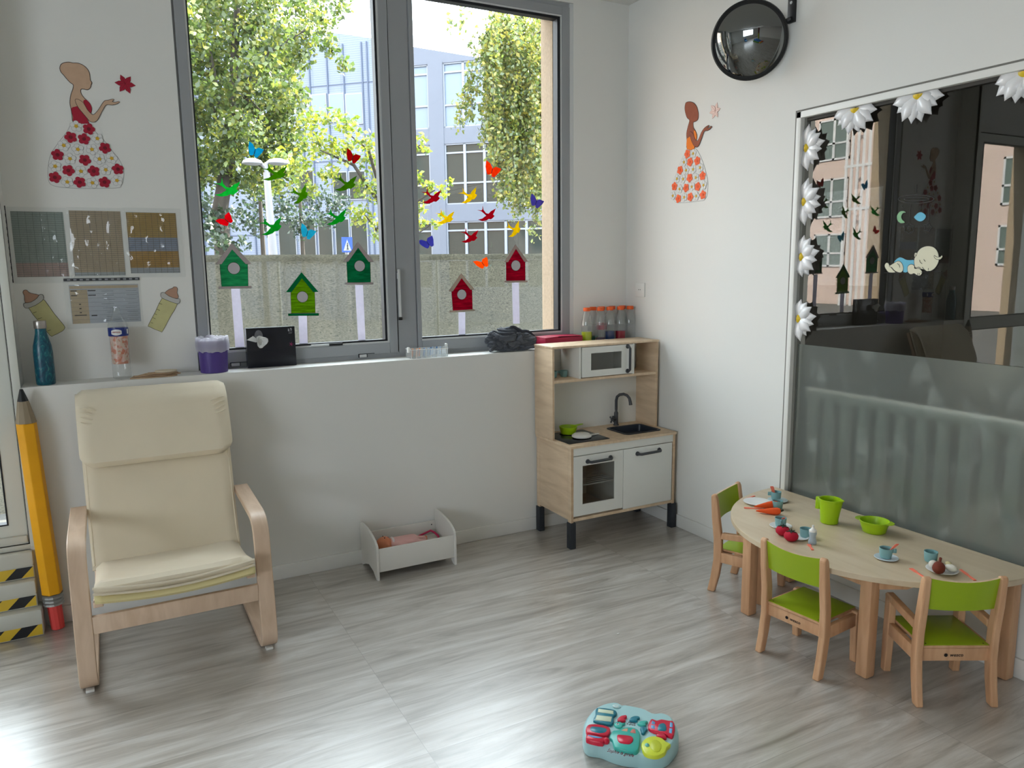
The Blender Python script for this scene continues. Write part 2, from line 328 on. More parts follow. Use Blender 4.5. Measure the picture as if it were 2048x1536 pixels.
# ---- door_1: glazed outside door left of the window, and the far window beyond it
d = bpy.data.objects.new('door_1', None); COL.objects.link(d); d['kind'] = 'structure'
DW = mat('ivory_door_frame', (214, 216, 208), .45)
m = MB(); frame(m, -4.32, -3.2, .36, 2.5, .001, .02, .2, DW); m.box(-4.32, -3.2, .0, .2, .35, .372, DW, .003); m.box(-3.2, -3.17, -.004, .02, .36, 2.99, DW, .003); m.build('door_frame', d)
m = MB(); frame(m, -4.3, -3.206, .375, 2.49, .066, .01, .06, DW, wb=.09); m.box(-4.234, -3.272, .011, .059, .95, 1.05, DW); m.box(-4.3, -3.206, -.006, .012, .384, .414, DW, .005); leaf = m.build('door_leaf', d)
m = MB(); frame(m, -4.312, -3.198, .367, 2.497, .005, .006, .03, GASK); frame(m, -4.234, -3.268, .463, .952, .006, .008, .05, GASK); frame(m, -4.234, -3.268, 1.048, 2.425, .006, .008, .05, GASK); m.build('gasket', d)
m = MB(); m.box(-4.232, -3.27, .03, .036, .466, .95, GLASS); m.build('pane', leaf); m = MB(); m.box(-4.232, -3.27, .03, .036, 1.05, 2.422, GLASS); m.build('pane', leaf)
d = bpy.data.objects.new('window_3', None); COL.objects.link(d); d['kind'] = 'structure'
m = MB(); frame(m, -7.1, -4.9, 1.04, 2.95, .06, .1, .2, ALU); m.box(-6.03, -5.97, .1, .2, 1.1, 2.9, ALU); m.build('window_frame', d); m = MB(); m.box(-7.04, -4.96, .15, .154, 1.1, 2.89, GLASS); m.build('pane', d)
d = bpy.data.objects.new('added_fill_window', None); COL.objects.link(d); d['kind'] = 'structure'  # unseen left-wall window added to let in fill light
m = MB()
for a in (-7.0, -5.85, -4.7, -3.56): m.box(XL-.1, XL-.02, a, a+.06, 1.05, 2.75, ALU)
m.box(XL-.1, XL-.02, -7, -3.5, 1.05, 1.11, ALU); m.box(XL-.1, XL-.02, -7, -3.5, 2.69, 2.75, ALU); m.build('window_frame', d)
# ---- window_2: the fixed inside window in the right wall, frosted below
g = bpy.data.objects.new('window_2', None); COL.objects.link(g); g['kind'] = 'structure'
m = MB(); e = .034
for (a, b, c, d2) in ((GY0-e, GY0-.008, GZ0, GZ1-.008), (GY1, GY1+e, GZ0, GZ1-.008)): m.box(-.004, .055, a, b, c, d2, TRIM, .002)
m.box(-.004, .055, GY1, GY0-.008, GZ1-.036, GZ1-.008, TRIM, .002); m.box(-.004, .055, GY1, GY0-.008, GZ0, GZ0+.03, TRIM, .002); m.build('window_frame', g)
m = MB(); q = mat('grey_putty_line', (120, 118, 112), .8); m.box(-.001, .05, GY0-.008, GY0-.0005, GZ0, GZ1-.0085, q); m.box(-.001, .05, GY1, GY0-.0005, GZ1-.008, GZ1-.0005, q); m.build('sealant_line', g)
m = MB(); a = GY0-e; m.box(.02, .045, a-.014, a, GZ0+.03, GZ1-.036, mat('grey_bead', (128, 128, 122), .6)); m.box(.02, .045, GY1+e, a-.014, GZ1-.05, GZ1-.036, mat('dark_bead', (58, 56, 52), .6)); m.build('glazing_bead', g)
def glass2():
    m, nt, N = nodes('tinted_double_glass'); fr = N('Fresnel', {'IOR': two_sided(N, 1.85)}); t = N('BsdfTransparent', {'Color': (.97, .99, .97, 1)}); gl = N('BsdfGlossy', {'Roughness': 0., 'Color': (1, .97, .94, 1)})
    a = N('MixShader', {0: fr.outputs[0], 1: t.outputs[0], 2: gl.outputs[0]}); N('OutputMaterial', {0: a.outputs[0]}); return m
m = MB(); m.add([(.034, GY1+.03, GZ0+.02), (.034, GY0-e, GZ0+.02), (.034, GY0-e, GZ1-.03), (.034, GY1+.03, GZ1-.03)], [[0, 1, 2, 3]], glass2()); pane = m.build('pane', g)
def film():
    m, nt, N = nodes('frosted_film'); tc = N('TexCoord'); mp = N('Mapping', {0: tc.outputs['Object'], 'Scale': (9., 9., 5.)}); n = N('TexNoise', {0: mp.outputs[0], 'Scale': 1.3, 'Detail': 5.})
    r = N('MapRange', {0: n.outputs[0], 1: .56, 2: .72, 3: .20, 4: .40}); tr = N('BsdfRefraction', {'Roughness': .36, 'IOR': 1.18, 'Color': (.95, 1, .97, 1)})
    df = N('BsdfDiffuse', {'Color': (.86, .94, .89, 1)}); tl = N('BsdfTranslucent', {'Color': (.55, .66, .60, 1)}); dt = N('MixShader', {0: .5, 1: df.outputs[0], 2: tl.outputs[0]})
    a = N('MixShader', {0: r.outputs[0], 1: tr.outputs[0], 2: dt.outputs[0]}); gl = N('BsdfGlossy', {'Roughness': .25}); b = N('MixShader', {0: .04, 1: a.outputs[0], 2: gl.outputs[0]}); N('OutputMaterial', {0: b.outputs[0]}); return m
m = MB(); m.add([(.028, GY1+.034, GZ0+.02), (.028, GY0-.037, GZ0+.02), (.028, GY0-.037, 1.131), (.028, GY1+.034, 1.131)], [[0, 1, 2, 3]], film()); tag(m.build('frosted_film', g), 'grey-green frosted film on the lower half')
# ---- dim sleeping room behind the glass
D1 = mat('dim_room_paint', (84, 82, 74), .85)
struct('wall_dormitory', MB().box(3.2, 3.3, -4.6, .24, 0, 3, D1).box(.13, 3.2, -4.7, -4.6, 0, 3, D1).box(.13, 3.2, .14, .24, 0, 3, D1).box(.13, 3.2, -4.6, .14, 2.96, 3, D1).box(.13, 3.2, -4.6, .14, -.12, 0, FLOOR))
t = thing('radiator', 'white column radiator blurred behind the frosted glass of the inside window', 'radiator', (.22, -2.0, .15))
RW = mat('white_enamel', (244, 246, 242), .5)
for k in range(18):
    y = -1.145-.094*k; m = MB()
    m.box(.195, .245, y-.024, y+.024, .15, .885, RW, .02, seg=3); m.build('radiator_column', t)
m = MB(); m.box(.185, .255, -2.79, -1.1, .85, .905, RW, .02, seg=3); m.build('top_rail', t); m = MB(); m.box(.19, .25, -2.79, -1.1, .15, .2, RW, .02); m.build('bottom_rail', t)
for y in (-1.2, -2.7): m = MB(); m.box(.2, .24, y-.02, y+.02, 0, .16, RW); m.build('foot', t)
# panels for the added fill lights over the back half of the room
for x, y, q in ((-3.2, -4.6, 'just behind the camera, nearer the inside window'), (-5.6, -4.6, 'just behind the camera, nearer the left windows'), (-3.2, -7.2, 'at the rear of the room, nearer the right wall'), (-5.6, -7.2, 'at the rear of the room by the padded column')):
    t = thing('added_ceiling_panel', 'added white fill-light panel '+q, 'lamp', (x, y, 3), group='added fill-light panels on the ceiling'); m = MB(); m.box(x-.6, x+.6, y-.3, y+.3, 2.965, 3, TRIM, .003); m.build('lamp_frame', t)
# wall socket
t = thing('wall_socket', 'white square wall socket near the corner above the play kitchen', 'socket', (0, -.004, 1.36))
m = MB(); m.box(-.009, 0, -.046, .04, 1.317, 1.4, TRIM, .003); m.build('cover_plate', t); m = MB()
m.lathe([(0, 0), (.003, 0)], INK, M=Matrix.Translation((-.0095, -.008, 1.36)) @ Matrix.Rotation(PI/2, 4, 'Y')); m.lathe([(0, 0), (.003, 0)], INK, M=Matrix.Translation((-.0095, .006, 1.36)) @ Matrix.Rotation(PI/2, 4, 'Y')); m.build('socket_hole', t)
# ================================================================== WALL AND WINDOW DECORATIONS
YW, YG = .145, .1975
A = Crop(0, 0, 3.84); A2 = Crop(0, 380, 3.84); RL = Crop(1280, 60, 4.268)
def flower5(c, r, ax, val, tw, lift, colm, cenm, parent, rot=0, white=False):
    m = MB()
    for i in range(5):
        a = rot+2*PI*i/5; p = (c[0]+r*.56*math.cos(a), c[1]+r*.56*math.sin(a))
        if white: sheet(m, circ(p, r*.43, 12), ax, val, lift+i*.00015, .0006, INKG, tw)
        sheet(m, circ(p, r*(.40 if white else .42), 12), ax, val, lift+.0002+i*.00015, .0007, colm, tw)
    if white:
        for i in range(5):
            a = rot+.63+2*PI*i/5; stroke(m, [(c[0]+r*.2*math.cos(a), c[1]+r*.2*math.sin(a)), (c[0]+r*.55*math.cos(a), c[1]+r*.55*math.sin(a))], r*.05, ax, val, lift+.0016, .0003, INKG, tw)
    o = m.build('white_paper_flower' if white else 'coloured_paper_flower', parent)
    m = MB(); sheet(m, circ(c, r*.3, 14), ax, val, lift+.0012, .0012, cenm, tw); m.build('flower_centre', o); return o
def pointed(c, tips, ax, val, tw, lift, colm, edge, wd=.3):
    m = MB(); c = Vector(c)
    for i, t in enumerate(tips):
        t = Vector(t); d = t-c; L = d.length; d.normalize(); n = Vector((-d.y, d.x)); q = [c, c+d*L*.3+n*L*wd*.8, c+d*L*.62+n*L*wd*.7, t, c+d*L*.62-n*L*wd*.7, c+d*L*.3-n*L*wd*.8]
        sheet(m, offset2(q, .0014), ax, val, lift+i*.0003, .0005, edge, tw); sheet(m, q, ax, val, lift+i*.0003+.0004, .0006, colm, tw); stroke(m, [c, c+d*L*.8], .001, ax, val, lift+i*.0003+.0009, .0004, edge, tw)
    return m
INKG = mat('grey_ink', (120, 122, 122), .7); WPAP = mat('white_paper', (222, 222, 220), .8); YEL = mat('ochre_paper', (206, 165, 50), .7)
RED = mat('crimson_paper', (164, 16, 48), .6); REDD = mat('dark_crimson_ink', (112, 8, 30), .7); ORG = mat('orange_paper', (240, 98, 44), .6); ORGD = mat('orange_centre_paper', (226, 82, 34), .6)
SK1 = mat('beige_paper', (196, 164, 138), .75, var=.04, vscale=(40, 40, 40)); SK2 = mat('brown_paper', (150, 82, 58), .75, var=.06, vscale=(40, 40, 40)); ORB = mat('orange_felt_pen', (236, 124, 20), .7)
def lady(label, cr, ax, val, tw, skin, bod, bust, arm, skirt, skm, bm_, fl, wh, r, flm, flc, loc, thin=None):
    t = thing('paper_figure', label, 'wall decoration', loc)
    W2 = lambda p, n=3: wpts(cr([tuple(x)[:2] for x in smoothpoly([Vector((a, b, 0)) for a, b in p], n)]), ax, val)
    m = MB(); q = W2(skirt); sheet(m, offset2(q, .0012), ax, val, .0004, .0006, INKG, tw); sheet(m, q, ax, val, .0008, .0008, WPAP, tw); sk = m.build('paper_skirt', t)
    m = MB(); q = W2(skin); sheet(m, offset2(q, .0024), ax, val, .001, .0004, INK, tw); sheet(m, q, ax, val, .0012, .0008, skm, tw); m.build('paper_body', t)
    m = MB()
    for p in (bod, bust): q = W2(p, 2); sheet(m, offset2(q, .0006), ax, val, .002, .0003, REDD if bm_ == RED else INK, tw); sheet(m, q, ax, val, .0022, .0005, bm_, tw)
    m.build('paper_bodice', t)
    m = MB(); q = W2(arm, 2); sheet(m, offset2(q, .0018), ax, val, .0028, .0003, INK, tw); sheet(m, q, ax, val, .003, .0006, skm, tw); m.build('paper_arm', t)
    for i, p in enumerate(fl): flower5(wpts(cr([p]), ax, val)[0], r, ax, val, tw, .003+.0001*(i % 3), flm, flc, t, rot=i*.7)
    for i, p in enumerate(wh): flower5(wpts(cr([p]), ax, val)[0], r*.98, ax, val, tw, .0026+.0001*(i % 3), WPAP, YEL, t, rot=.3+i*.5, white=True)
    return t
lady('beige paper lady in a crimson flower gown, left of the big window', A, 1, YW, -1,
 [(462,525),(470,498),(495,484),(530,480),(560,486),(600,488),(640,505),(670,532),(685,562),(690,600),(692,618),(704,635),(698,650),(694,668),(684,682),(668,688),(640,682),(622,684),(617,700),(624,724),(642,750),(662,770),(690,800),(702,840),(690,880),(672,935),(672,950),(570,945),(555,880),(548,835),(540,800),(541,760),(550,718),(562,685),(565,652),(540,632),(512,602),(490,575),(470,552)],
 [(548,835),(574,822),(600,818),(612,835),(650,880),(672,905),(672,925),(680,950),(570,942),(562,900)], [(640,778),(662,768),(685,790),(702,820),(702,850),(692,872),(660,825)],
 [(578,770),(600,765),(640,792),(668,842),(710,884),(735,870),(760,840),(785,800),(805,776),(830,772),(858,765),(876,765),(864,775),(862,784),(886,788),(912,781),(915,788),(890,800),(860,806),(835,803),(812,808),(795,832),(770,880),(745,925),(715,938),(690,930),(668,905),(632,862),(600,822)],
 [(575,945),(640,940),(685,950),(730,1010),(800,1080),(860,1160),(910,1220),(945,1290),(950,1360),(930,1425),(890,1443),(640,1447),(500,1440),(410,1425),(375,1390),(370,1290),(390,1190),(440,1110),(510,1020),(545,960)],
 SK1, RED, [(682,992),(543,1055),(645,1068),(806,1138),(442,1190),(652,1230),(905,1300),(525,1310),(720,1315),(422,1363),(612,1400),(803,1400)],
 [(585,970),(748,1065),(490,1118),(598,1148),(706,1148),(538,1220),(764,1222),(858,1217),(424,1278),(622,1316),(812,1305),(517,1398),(710,1405),(898,1387)], .0245, RED, REDD, (-2.86, YW, 1.85))
lady('brown paper lady in an orange flower gown on the right wall below the mirror', RL, 0, 0, -1,
 [(388,640),(397,620),(430,614),(462,626),(485,655),(495,690),(500,720),(496,760),(480,777),(460,784),(454,800),(458,835),(473,860),(485,890),(487,920),(480,945),(465,975),(465,1015),(405,1018),(402,940),(400,880),(413,820),(425,770),(405,748),(392,712),(385,672)],
 [(402,935),(416,920),(430,910),(445,945),(462,975),(465,1018),(405,1018)], [(462,862),(475,862),(487,900),(483,940),(470,925)],
 [(430,868),(455,885),(470,922),(488,948),(505,930),(525,880),(545,848),(560,832),(585,816),(594,818),(582,834),(590,840),(610,822),(616,828),(600,845),(580,858),(560,860),(548,872),(530,922),(510,975),(495,998),(475,997),(456,972),(438,930)],
 [(395,1020),(430,1010),(470,1012),(500,1045),(535,1120),(565,1220),(580,1300),(575,1400),(555,1445),(520,1458),(330,1475),(290,1450),(265,1400),(275,1320),(310,1230),(350,1120),(385,1050)],
 SK2, ORB, [(408,1058),(431,1127),(493,1117),(346,1197),(538,1245),(428,1263),(298,1335),(397,1348),(497,1337),(331,1440),(433,1425),(541,1407)],
 [(458,1055),(380,1128),(518,1175),(398,1198),(458,1190),(320,1270),(372,1272),(481,1260),(343,1357),(447,1338),(547,1325),(285,1415),(382,1428),(484,1418)], .0245, ORG, ORGD, (0, -.42, 1.85))
c = wpts(A([(962, 645)]), 1, YW)[0]; tips = wpts(A([(925,575),(1003,590),(1040,658),(1000,718),(920,703),(882,635)]), 1, YW)
tag(pointed(c, tips, 1, YW, -1, .001, RED, REDD, .3).build('paper_star_flower'), 'crimson six-petal paper flower floating above the beige lady\'s hand', 'wall decoration')
c = wpts(RL([(645, 690)]), 0, 0)[0]; tips = wpts(RL([(660,620),(688,670),(665,742),(620,757),(597,708),(610,645)]), 0, 0)
tag(pointed(c, tips, 0, 0, -1, .001, mat('pale_pink_paper', (238, 212, 202), .7), mat('rust_ink', (176, 110, 90), .7), .3).build('paper_star_flower'), 'pale pink six-petal paper flower above the brown lady\'s hand', 'wall decoration')
# paper baby bottles
def bottle_cut(label, cr, body, collar, nip, ticks, loc):
    t = thing('paper_baby_bottle', label, 'wall decoration', loc)
    for nm, p, c, lf in (('bottle_body', body, mat('cream_card', (196, 192, 140), .5, var=.05, vscale=(30, 30, 30)), .001), ('teat', nip, mat('tan_card', (176, 138, 116), .5), .0012), ('collar', collar, mat('grey_card', (186, 186, 182), .5), .0024)):
        q = wpts(cr([tuple(x)[:2] for x in smoothpoly([Vector((a, b, 0)) for a, b in p], 2)]), 1, YW); m = MB(); sheet(m, offset2(q, .0016), 1, YW, lf, .0005, INK, -1); sheet(m, q, 1, YW, lf+.0004, .0008, c, -1)
        if nm == 'bottle_body':
            for a, b in ticks: stroke(m, wpts(cr([a, b]), 1, YW), .0016, 1, YW, lf+.0011, .0004, INK, -1)
        m.build(nm, t)
bottle_cut('cream paper baby bottle tilted left, above the teal drinking bottle', A2, [(222,905),(270,885),(322,850),(345,852),(415,950),(490,1040),(494,1062),(478,1082),(410,1116),(384,1114),(300,1010)],
 [(182,880),(192,870),(240,862),(285,832),(303,806),(325,804),(335,825),(322,850),(270,885),(215,905),(190,900)], [(195,865),(190,812),(178,790),(184,772),(205,770),(222,788),(255,798),(298,808),(280,838),(240,858)],
 [((255, 945), (280, 935)), ((290, 990), (322, 980)), ((330, 1035), (356, 1025)), ((365, 1082), (390, 1074))], (-3.08, YW, 1.25))
bottle_cut('cream paper baby bottle tilted right, beside the window frame', A2, [(1248,828),(1300,855),(1362,872),(1305,975),(1250,1078),(1232,1085),(1150,1050),(1142,1035),(1195,935)],
 [(1235,808),(1240,790),(1262,790),(1295,815),(1350,835),(1380,838),(1378,862),(1360,872),(1300,852),(1245,828)], [(1262,795),(1298,765),(1325,755),(1335,745),(1355,747),(1362,762),(1358,790),(1368,815),(1360,832),(1312,824),(1275,806)],
 [((1222, 870), (1245, 878)), ((1205, 915), (1228, 925)), ((1188, 950), (1205, 958)), ((1175, 980), (1195, 990)), ((1160, 1018), (1175, 1023))], (-2.59, YW, 1.25))
# schedules in plastic sleeves
SLEEVE = thin_glass('clear_plastic_sleeve', (.97, .98, .98), 1.55, .05, (.9, .9, .9), .08)
def crumple(x0, x1, z0, z1, y, m, name, parent, amp=.013, seed=0, nx=26, nz=34):
    vs = []; fs = []
    for j in range(nz+1):
        for i in range(nx+1):
            x = x0+(x1-x0)*i/nx; z = z0+(z1-z0)*j/nz; h = noise.noise(Vector((x*14+seed, z*9, seed)))+.6*noise.noise(Vector((x*45, z*20+seed, 3))); h = (1-abs(h))**3; e = min(i, nx-i, j, nz-j)/4
            vs.append((x, y-.001-amp*h*min(1, e+.1), z))
    for j in range(nz):
        for i in range(nx): a = j*(nx+1)+i; fs.append([a, a+1, a+nx+2, a+nx+1])
    b = MB(); b.add(vs, fs, m, True); return b.build(name, parent)
def doc(label, x0, x1, z0, z1, mt, sl, seed, extra=None, strip=None):
    t = thing('plastic_sleeve', label, 'notice', ((x0+x1)/2, YW, z0)); m = MB(); m.box(x0, x1, YW-.0016, YW-.0008, z0, z1, mt)
    sh = m.build('paper_sheet', t)
    if extra: extra(sh)
    crumple(sl[0], sl[1], sl[2], sl[3], YW-.0025, SLEEVE, 'clear_cover', t, seed=seed)
    if strip: m = MB(); strip(m); tag(m.build('punched_binding_strip', t), 'black binding strip with square holes')
DK = mat('dark_print', (52, 54, 60), .6)
def strip1(m):
    m.box(-3.178, -3.166, YW-.0028, YW-.0012, 1.466, 1.782, DK)
    for k in range(11): m.box(-3.175, -3.169, YW-.0034, YW-.0028, 1.48+k*.027, 1.494+k*.027, WPAP)
def strip2(m):
    m.box(-2.985, -2.69, YW-.0058, YW-.004, 1.468, 1.48, DK)
    for k in range(12): m.box(-2.972+k*.024, -2.96+k*.024, YW-.0064, YW-.0058, 1.471, 1.477, mat('slot_grey', (150, 152, 156), .5))
doc('teal and pink timetable in a clear sleeve, leftmost of the row of three', -3.151, -2.962, 1.489, 1.76, gridmat('teal_table', (128, 140, 134), (70, 80, 78), .0265, .0092, .0011, [(1.548, (158, 134, 128))]), (-3.163, -2.948, 1.462, 1.778), 1, strip=strip1)
doc('plain beige timetable in a clear sleeve, middle of the row of three', -2.94, -2.744, 1.49, 1.768, gridmat('beige_table', (158, 142, 118), (84, 78, 68), .0245, .0088, .0011, [(1.506, (150, 156, 158))]), (-2.948, -2.732, 1.462, 1.782), 5)
doc('ochre and blue timetable in a clear sleeve, rightmost of the row of three', -2.722, -2.52, 1.498, 1.765, gridmat('ochre_table', (152, 124, 60), (76, 64, 46), .0245, .009, .0011, [(1.655, (120, 130, 148)), (1.596, (154, 118, 48)), (1.523, (146, 152, 158))]), (-2.732, -2.498, 1.48, 1.785), 9)
def scrib(sh):
    m = MB(); y = YW-.0020; m.box(-2.966, -2.9, y, y+.0004, 1.284, 1.43, mat('tan_paper', (180, 162, 134), .6)); m.box(-2.966, -2.70, y, y+.0004, 1.435, 1.447, mat('tan_paper', (180, 162, 134), .6)); m.build('tinted_column', sh)
    m = MB(); r = random.Random(3)
    for k in range(8): z = 1.43-k*.0185; m.box(-2.966, -2.70, y-.0006, y-.0002, z, z+.0008, INKG)
    for z in (1.424, 1.404): m.box(-2.963, -2.94, y-.0006, y-.0002, z, z+.004, INK); m.box(-2.898, -2.868, y-.0006, y-.0002, z, z+.004, INK)
    for k in range(8):
        z = 1.422-k*.0185
        for x in (-2.85, -2.76): a = r.uniform(0, .02); m.box(x+a, x+.05+a*.3, y-.0006, y-.0002, z, z+.0014, INKG)
    for z in (1.366, 1.347, 1.33): m.box(-2.936, -2.928, y-.0006, y-.0002, z, z+.004, INK)
    m.box(-2.956, -2.91, y-.0006, y-.0002, 1.318, 1.322, INK); m.box(-2.892, -2.87, y-.0006, y-.0002, 1.315, 1.32, INK); m.build('printed_lines', sh)
doc('grey-blue and tan table in a clear sleeve with a dark top strip', -2.968, -2.698, 1.284, 1.452, mat('grey_blue_paper', (172, 178, 186), .6), (-2.988, -2.688, 1.262, 1.474), 13, scrib, strip2)
# birds, butterflies on the window
BT = [(1005,765),(1016,830),(1050,875),(1085,883),(1120,848),(1187,810),(1168,858),(1148,893),(1170,915),(1148,940),(1120,962),(1090,957),(1060,975),(1000,986),(938,966),(1000,950),(1052,910),(1022,880),(985,850),(925,832),(990,836),(1000,822)]
BUT = [(-70,-85),(-30,-60),(0,-10),(30,-30),(85,-15),(70,20),(45,50),(25,75),(0,70),(-8,40),(-20,52),(-45,55),(-58,30),(-72,-20)]
def place(tmpl, c0, k, c, rot, sx, sy, cw):
    out = []
    for a, b in tmpl: x, y = (a-c0[0])/k*sx, (b-c0[1])/k*sy; out.append((c[0]+x*math.cos(rot)-y*math.sin(rot), c[1]+x*math.sin(rot)+y*math.cos(rot)))
    return wpts(out, 1, cw)
G1, G2, G3 = (40, 190, 90), (96, 150, 10), (30, 160, 60); CR, CY = (176, 20, 50), (222, 196, 10)
for c, rot, sx, sy, col, lab in (((453.5, 375), .02, 1.42, 1.22, G1, 'light green paper swallow on the left pane, leftmost'), ((548, 344), -.04, 1.42, 1.12, G2, 'olive paper swallow in front of the street lamp head'), ((597.5, 386.5), -.35, 1.05, 1.25, G2, 'narrow olive paper swallow low in the middle of the left pane'),
        ((690, 364), -.03, 1.28, 1.2, (88, 138, 10), 'olive paper swallow on the left pane nearest the window mullion'), ((541, 450), -.2, 1.3, 1.25, G3, 'green paper swallow across the lamp post'), ((671, 432), -.12, 1.22, 1.15, G3, 'green paper swallow above the pedestrian crossing sign'),
        ((862, 391), .0, 1.08, 1.08, CR, 'red paper swallow on the right pane nearest the mullion'), ((936, 389), -.25, 1.05, 1.05, CY, 'topmost yellow paper swallow on the right pane'), ((972.5, 427), 0, 1, 1, CR, 'red paper swallow rightmost of the three red ones'),
        ((889.5, 433), -.02, 1.02, 1, CY, 'yellow paper swallow lowest on the left of the right pane'), ((938.5, 470.5), -.02, .97, 1, CR, 'lowest red paper swallow, above the red birdhouse'), ((1026, 456.5), -.35, .85, 1.05, CY, 'yellow paper swallow just above the upper red birdhouse')):
    m = MB(); sheet(m, place(BT, (1055, 880), 6.983, c, rot, sx, sy, YG), 1, YG, .0005, .0006, paper('swallow_paper', col, .6), -1); tag(m.build('paper_swallow'), lab, 'window decoration')
for c, rot, s, col, lab in (((510.5, 300.5), .1, 1, (40, 170, 200), 'upper cyan paper butterfly above the street lamp'), ((706, 313), .1, .93, (176, 16, 26), 'dark red paper butterfly high by the mullion'), ((451, 439), -1.0, .95, (214, 20, 44), 'bright red paper butterfly low on the left edge of the left pane'), ((615.5, 464), .1, .98, (60, 176, 196), 'lower cyan paper butterfly beside the crossing sign'),
        ((985, 339), .1, .92*1.1, (226, 88, 24), 'orange paper butterfly high on the right pane'), ((1073, 403), .15, .8*1.1, (106, 96, 170), 'purple paper butterfly at the right edge of the right pane'), ((854.5, 484), -.75, .85*1.1, (100, 100, 176), 'purple paper butterfly low by the mullion on the right pane'), ((964.5, 525.5), -.75, .85, (240, 120, 30), 'orange paper butterfly between the two red birdhouses')):
    m = MB(); q = place(BUT, (0, 0), 5.0, c, rot, s, s, YG); sheet(m, q, 1, YG, .0005, .0006, paper('butterfly_paper', col, .6), -1)
    b0 = Vector(q[2]); b1 = Vector(q[9]); stroke(m, [b0, (b0+b1)/2, b1], .003, 1, YG, .0011, .0006, INK, -1); tag(m.build('paper_butterfly'), lab, 'window decoration')
# birdhouses on poles
C5 = Crop(380, 400, 4.267); C7 = Crop(780, 380, 3.8404); POLE = paper('white_paper_strip', (232, 230, 240), .35, .03)
def bhouse(lab, cr, apex, rl, rr, body, base, hole, r, pole, wallc, roofc):
    t = thing('paper_birdhouse', lab, 'window decoration', at(*cr([apex])[0], 1, YG)); W3 = lambda p: wpts(cr(p), 1, YG)
    m = MB(); sheet(m, W3(pole), 1, YG, .0004, .0005, POLE, -1); m.build('paper_pole', t)
    thk = (rr[0]-rl[0])*.16
    inner = [(apex[0]+(4), apex[1]+thk*1.15), (rr[0]-thk*.85, rr[1]), (rl[0]+thk*.85, rl[1])]
    m = MB(); q = W3([body[0], inner[0], body[1], body[2], body[3]]); sheet(m, offset2(q, .0018), 1, YG, .001, .0004, INK, -1); sheet(m, q, 1, YG, .0012, .0006, paper('felt_pen_wall', wallc, .4, .35, (18, 18, 120)), -1); m.build('house_front', t)
    m = MB(); q = W3([apex, rr, (rr[0]-thk, rr[1]), inner[0], (rl[0]+thk, rl[1]), rl]); sheet(m, offset2(q, .001), 1, YG, .0018, .0004, INK, -1); sheet(m, q, 1, YG, .002, .0006, paper('roof_paper', roofc, .4, .05), -1); m.build('roof', t)
    m = MB(); q = W3(base); sheet(m, offset2(q, .001), 1, YG, .0018, .0004, INK, -1); sheet(m, q, 1, YG, .002, .0006, paper('roof_paper', roofc, .4, .05), -1); m.build('base_board', t)
    c = W3([hole])[0]; rr_ = (W3([(hole[0]+r, hole[1])])[0]-c).length; m = MB(); sheet(m, circ(c, rr_*1.07, 24), 1, YG, .0018, .0004, INK, -1); sheet(m, circ(c, rr_, 24), 1, YG, .002, .0006, paper('hole_paper', (236, 232, 236), .4, .02), -1); m.build('entrance_hole', t)
WR = (214, 202, 200)
bhouse('emerald birdhouse with white roof, leftmost on the left pane', C5, (355, 366), (220, 548), (523, 546), [(255, 550), (490, 545), (496, 733), (270, 738)], [(243, 740), (523, 734), (523, 751), (243, 757)], (374, 583), 51, [(350, 757), (425, 757), (468, 1270), (388, 1276)], (50, 180, 110), WR)
bhouse('lime birdhouse with green roof, lowest on the left pane', C5, (950, 617), (820, 786), (1095, 784), [(860, 792), (1062, 788), (1068, 962), (865, 966)], [(838, 970), (1098, 966), (1098, 986), (838, 988)], (959, 827), 46, [(925, 988), (997, 988), (1005, 1238), (935, 1241)], (130, 200, 20), (20, 140, 80))
bhouse('dark green birdhouse with white roof, nearest the mullion on the left pane', C5, (1430, 360), (1308, 526), (1566, 528), [(1338, 530), (1535, 526), (1540, 700), (1345, 703)], [(1326, 706), (1563, 704), (1563, 719), (1326, 721)], (1447, 563), 44, [(1408, 726), (1476, 726), (1498, 1210), (1436, 1214)], (20, 140, 84), WR)
bhouse('lower red birdhouse on the right pane', C7, (545, 640), (449, 778), (649, 765), [(473, 778), (628, 768), (633, 917), (483, 925)], [(457, 927), (650, 916), (650, 928), (457, 940)], (550, 803), 34, [(525, 940), (578, 938), (578, 1131), (528, 1134)], (206, 14, 50), (224, 200, 180))
bhouse('upper red birdhouse on the right pane', C7, (962, 418), (876, 554), (1059, 551), [(892, 552), (1036, 550), (1038, 693), (892, 695)], [(878, 698), (1056, 695), (1056, 707), (878, 710)], (965, 580), 34, [(937, 712), (990, 711), (995, 1026), (945, 1028)], (206, 14, 50), (214, 190, 180))
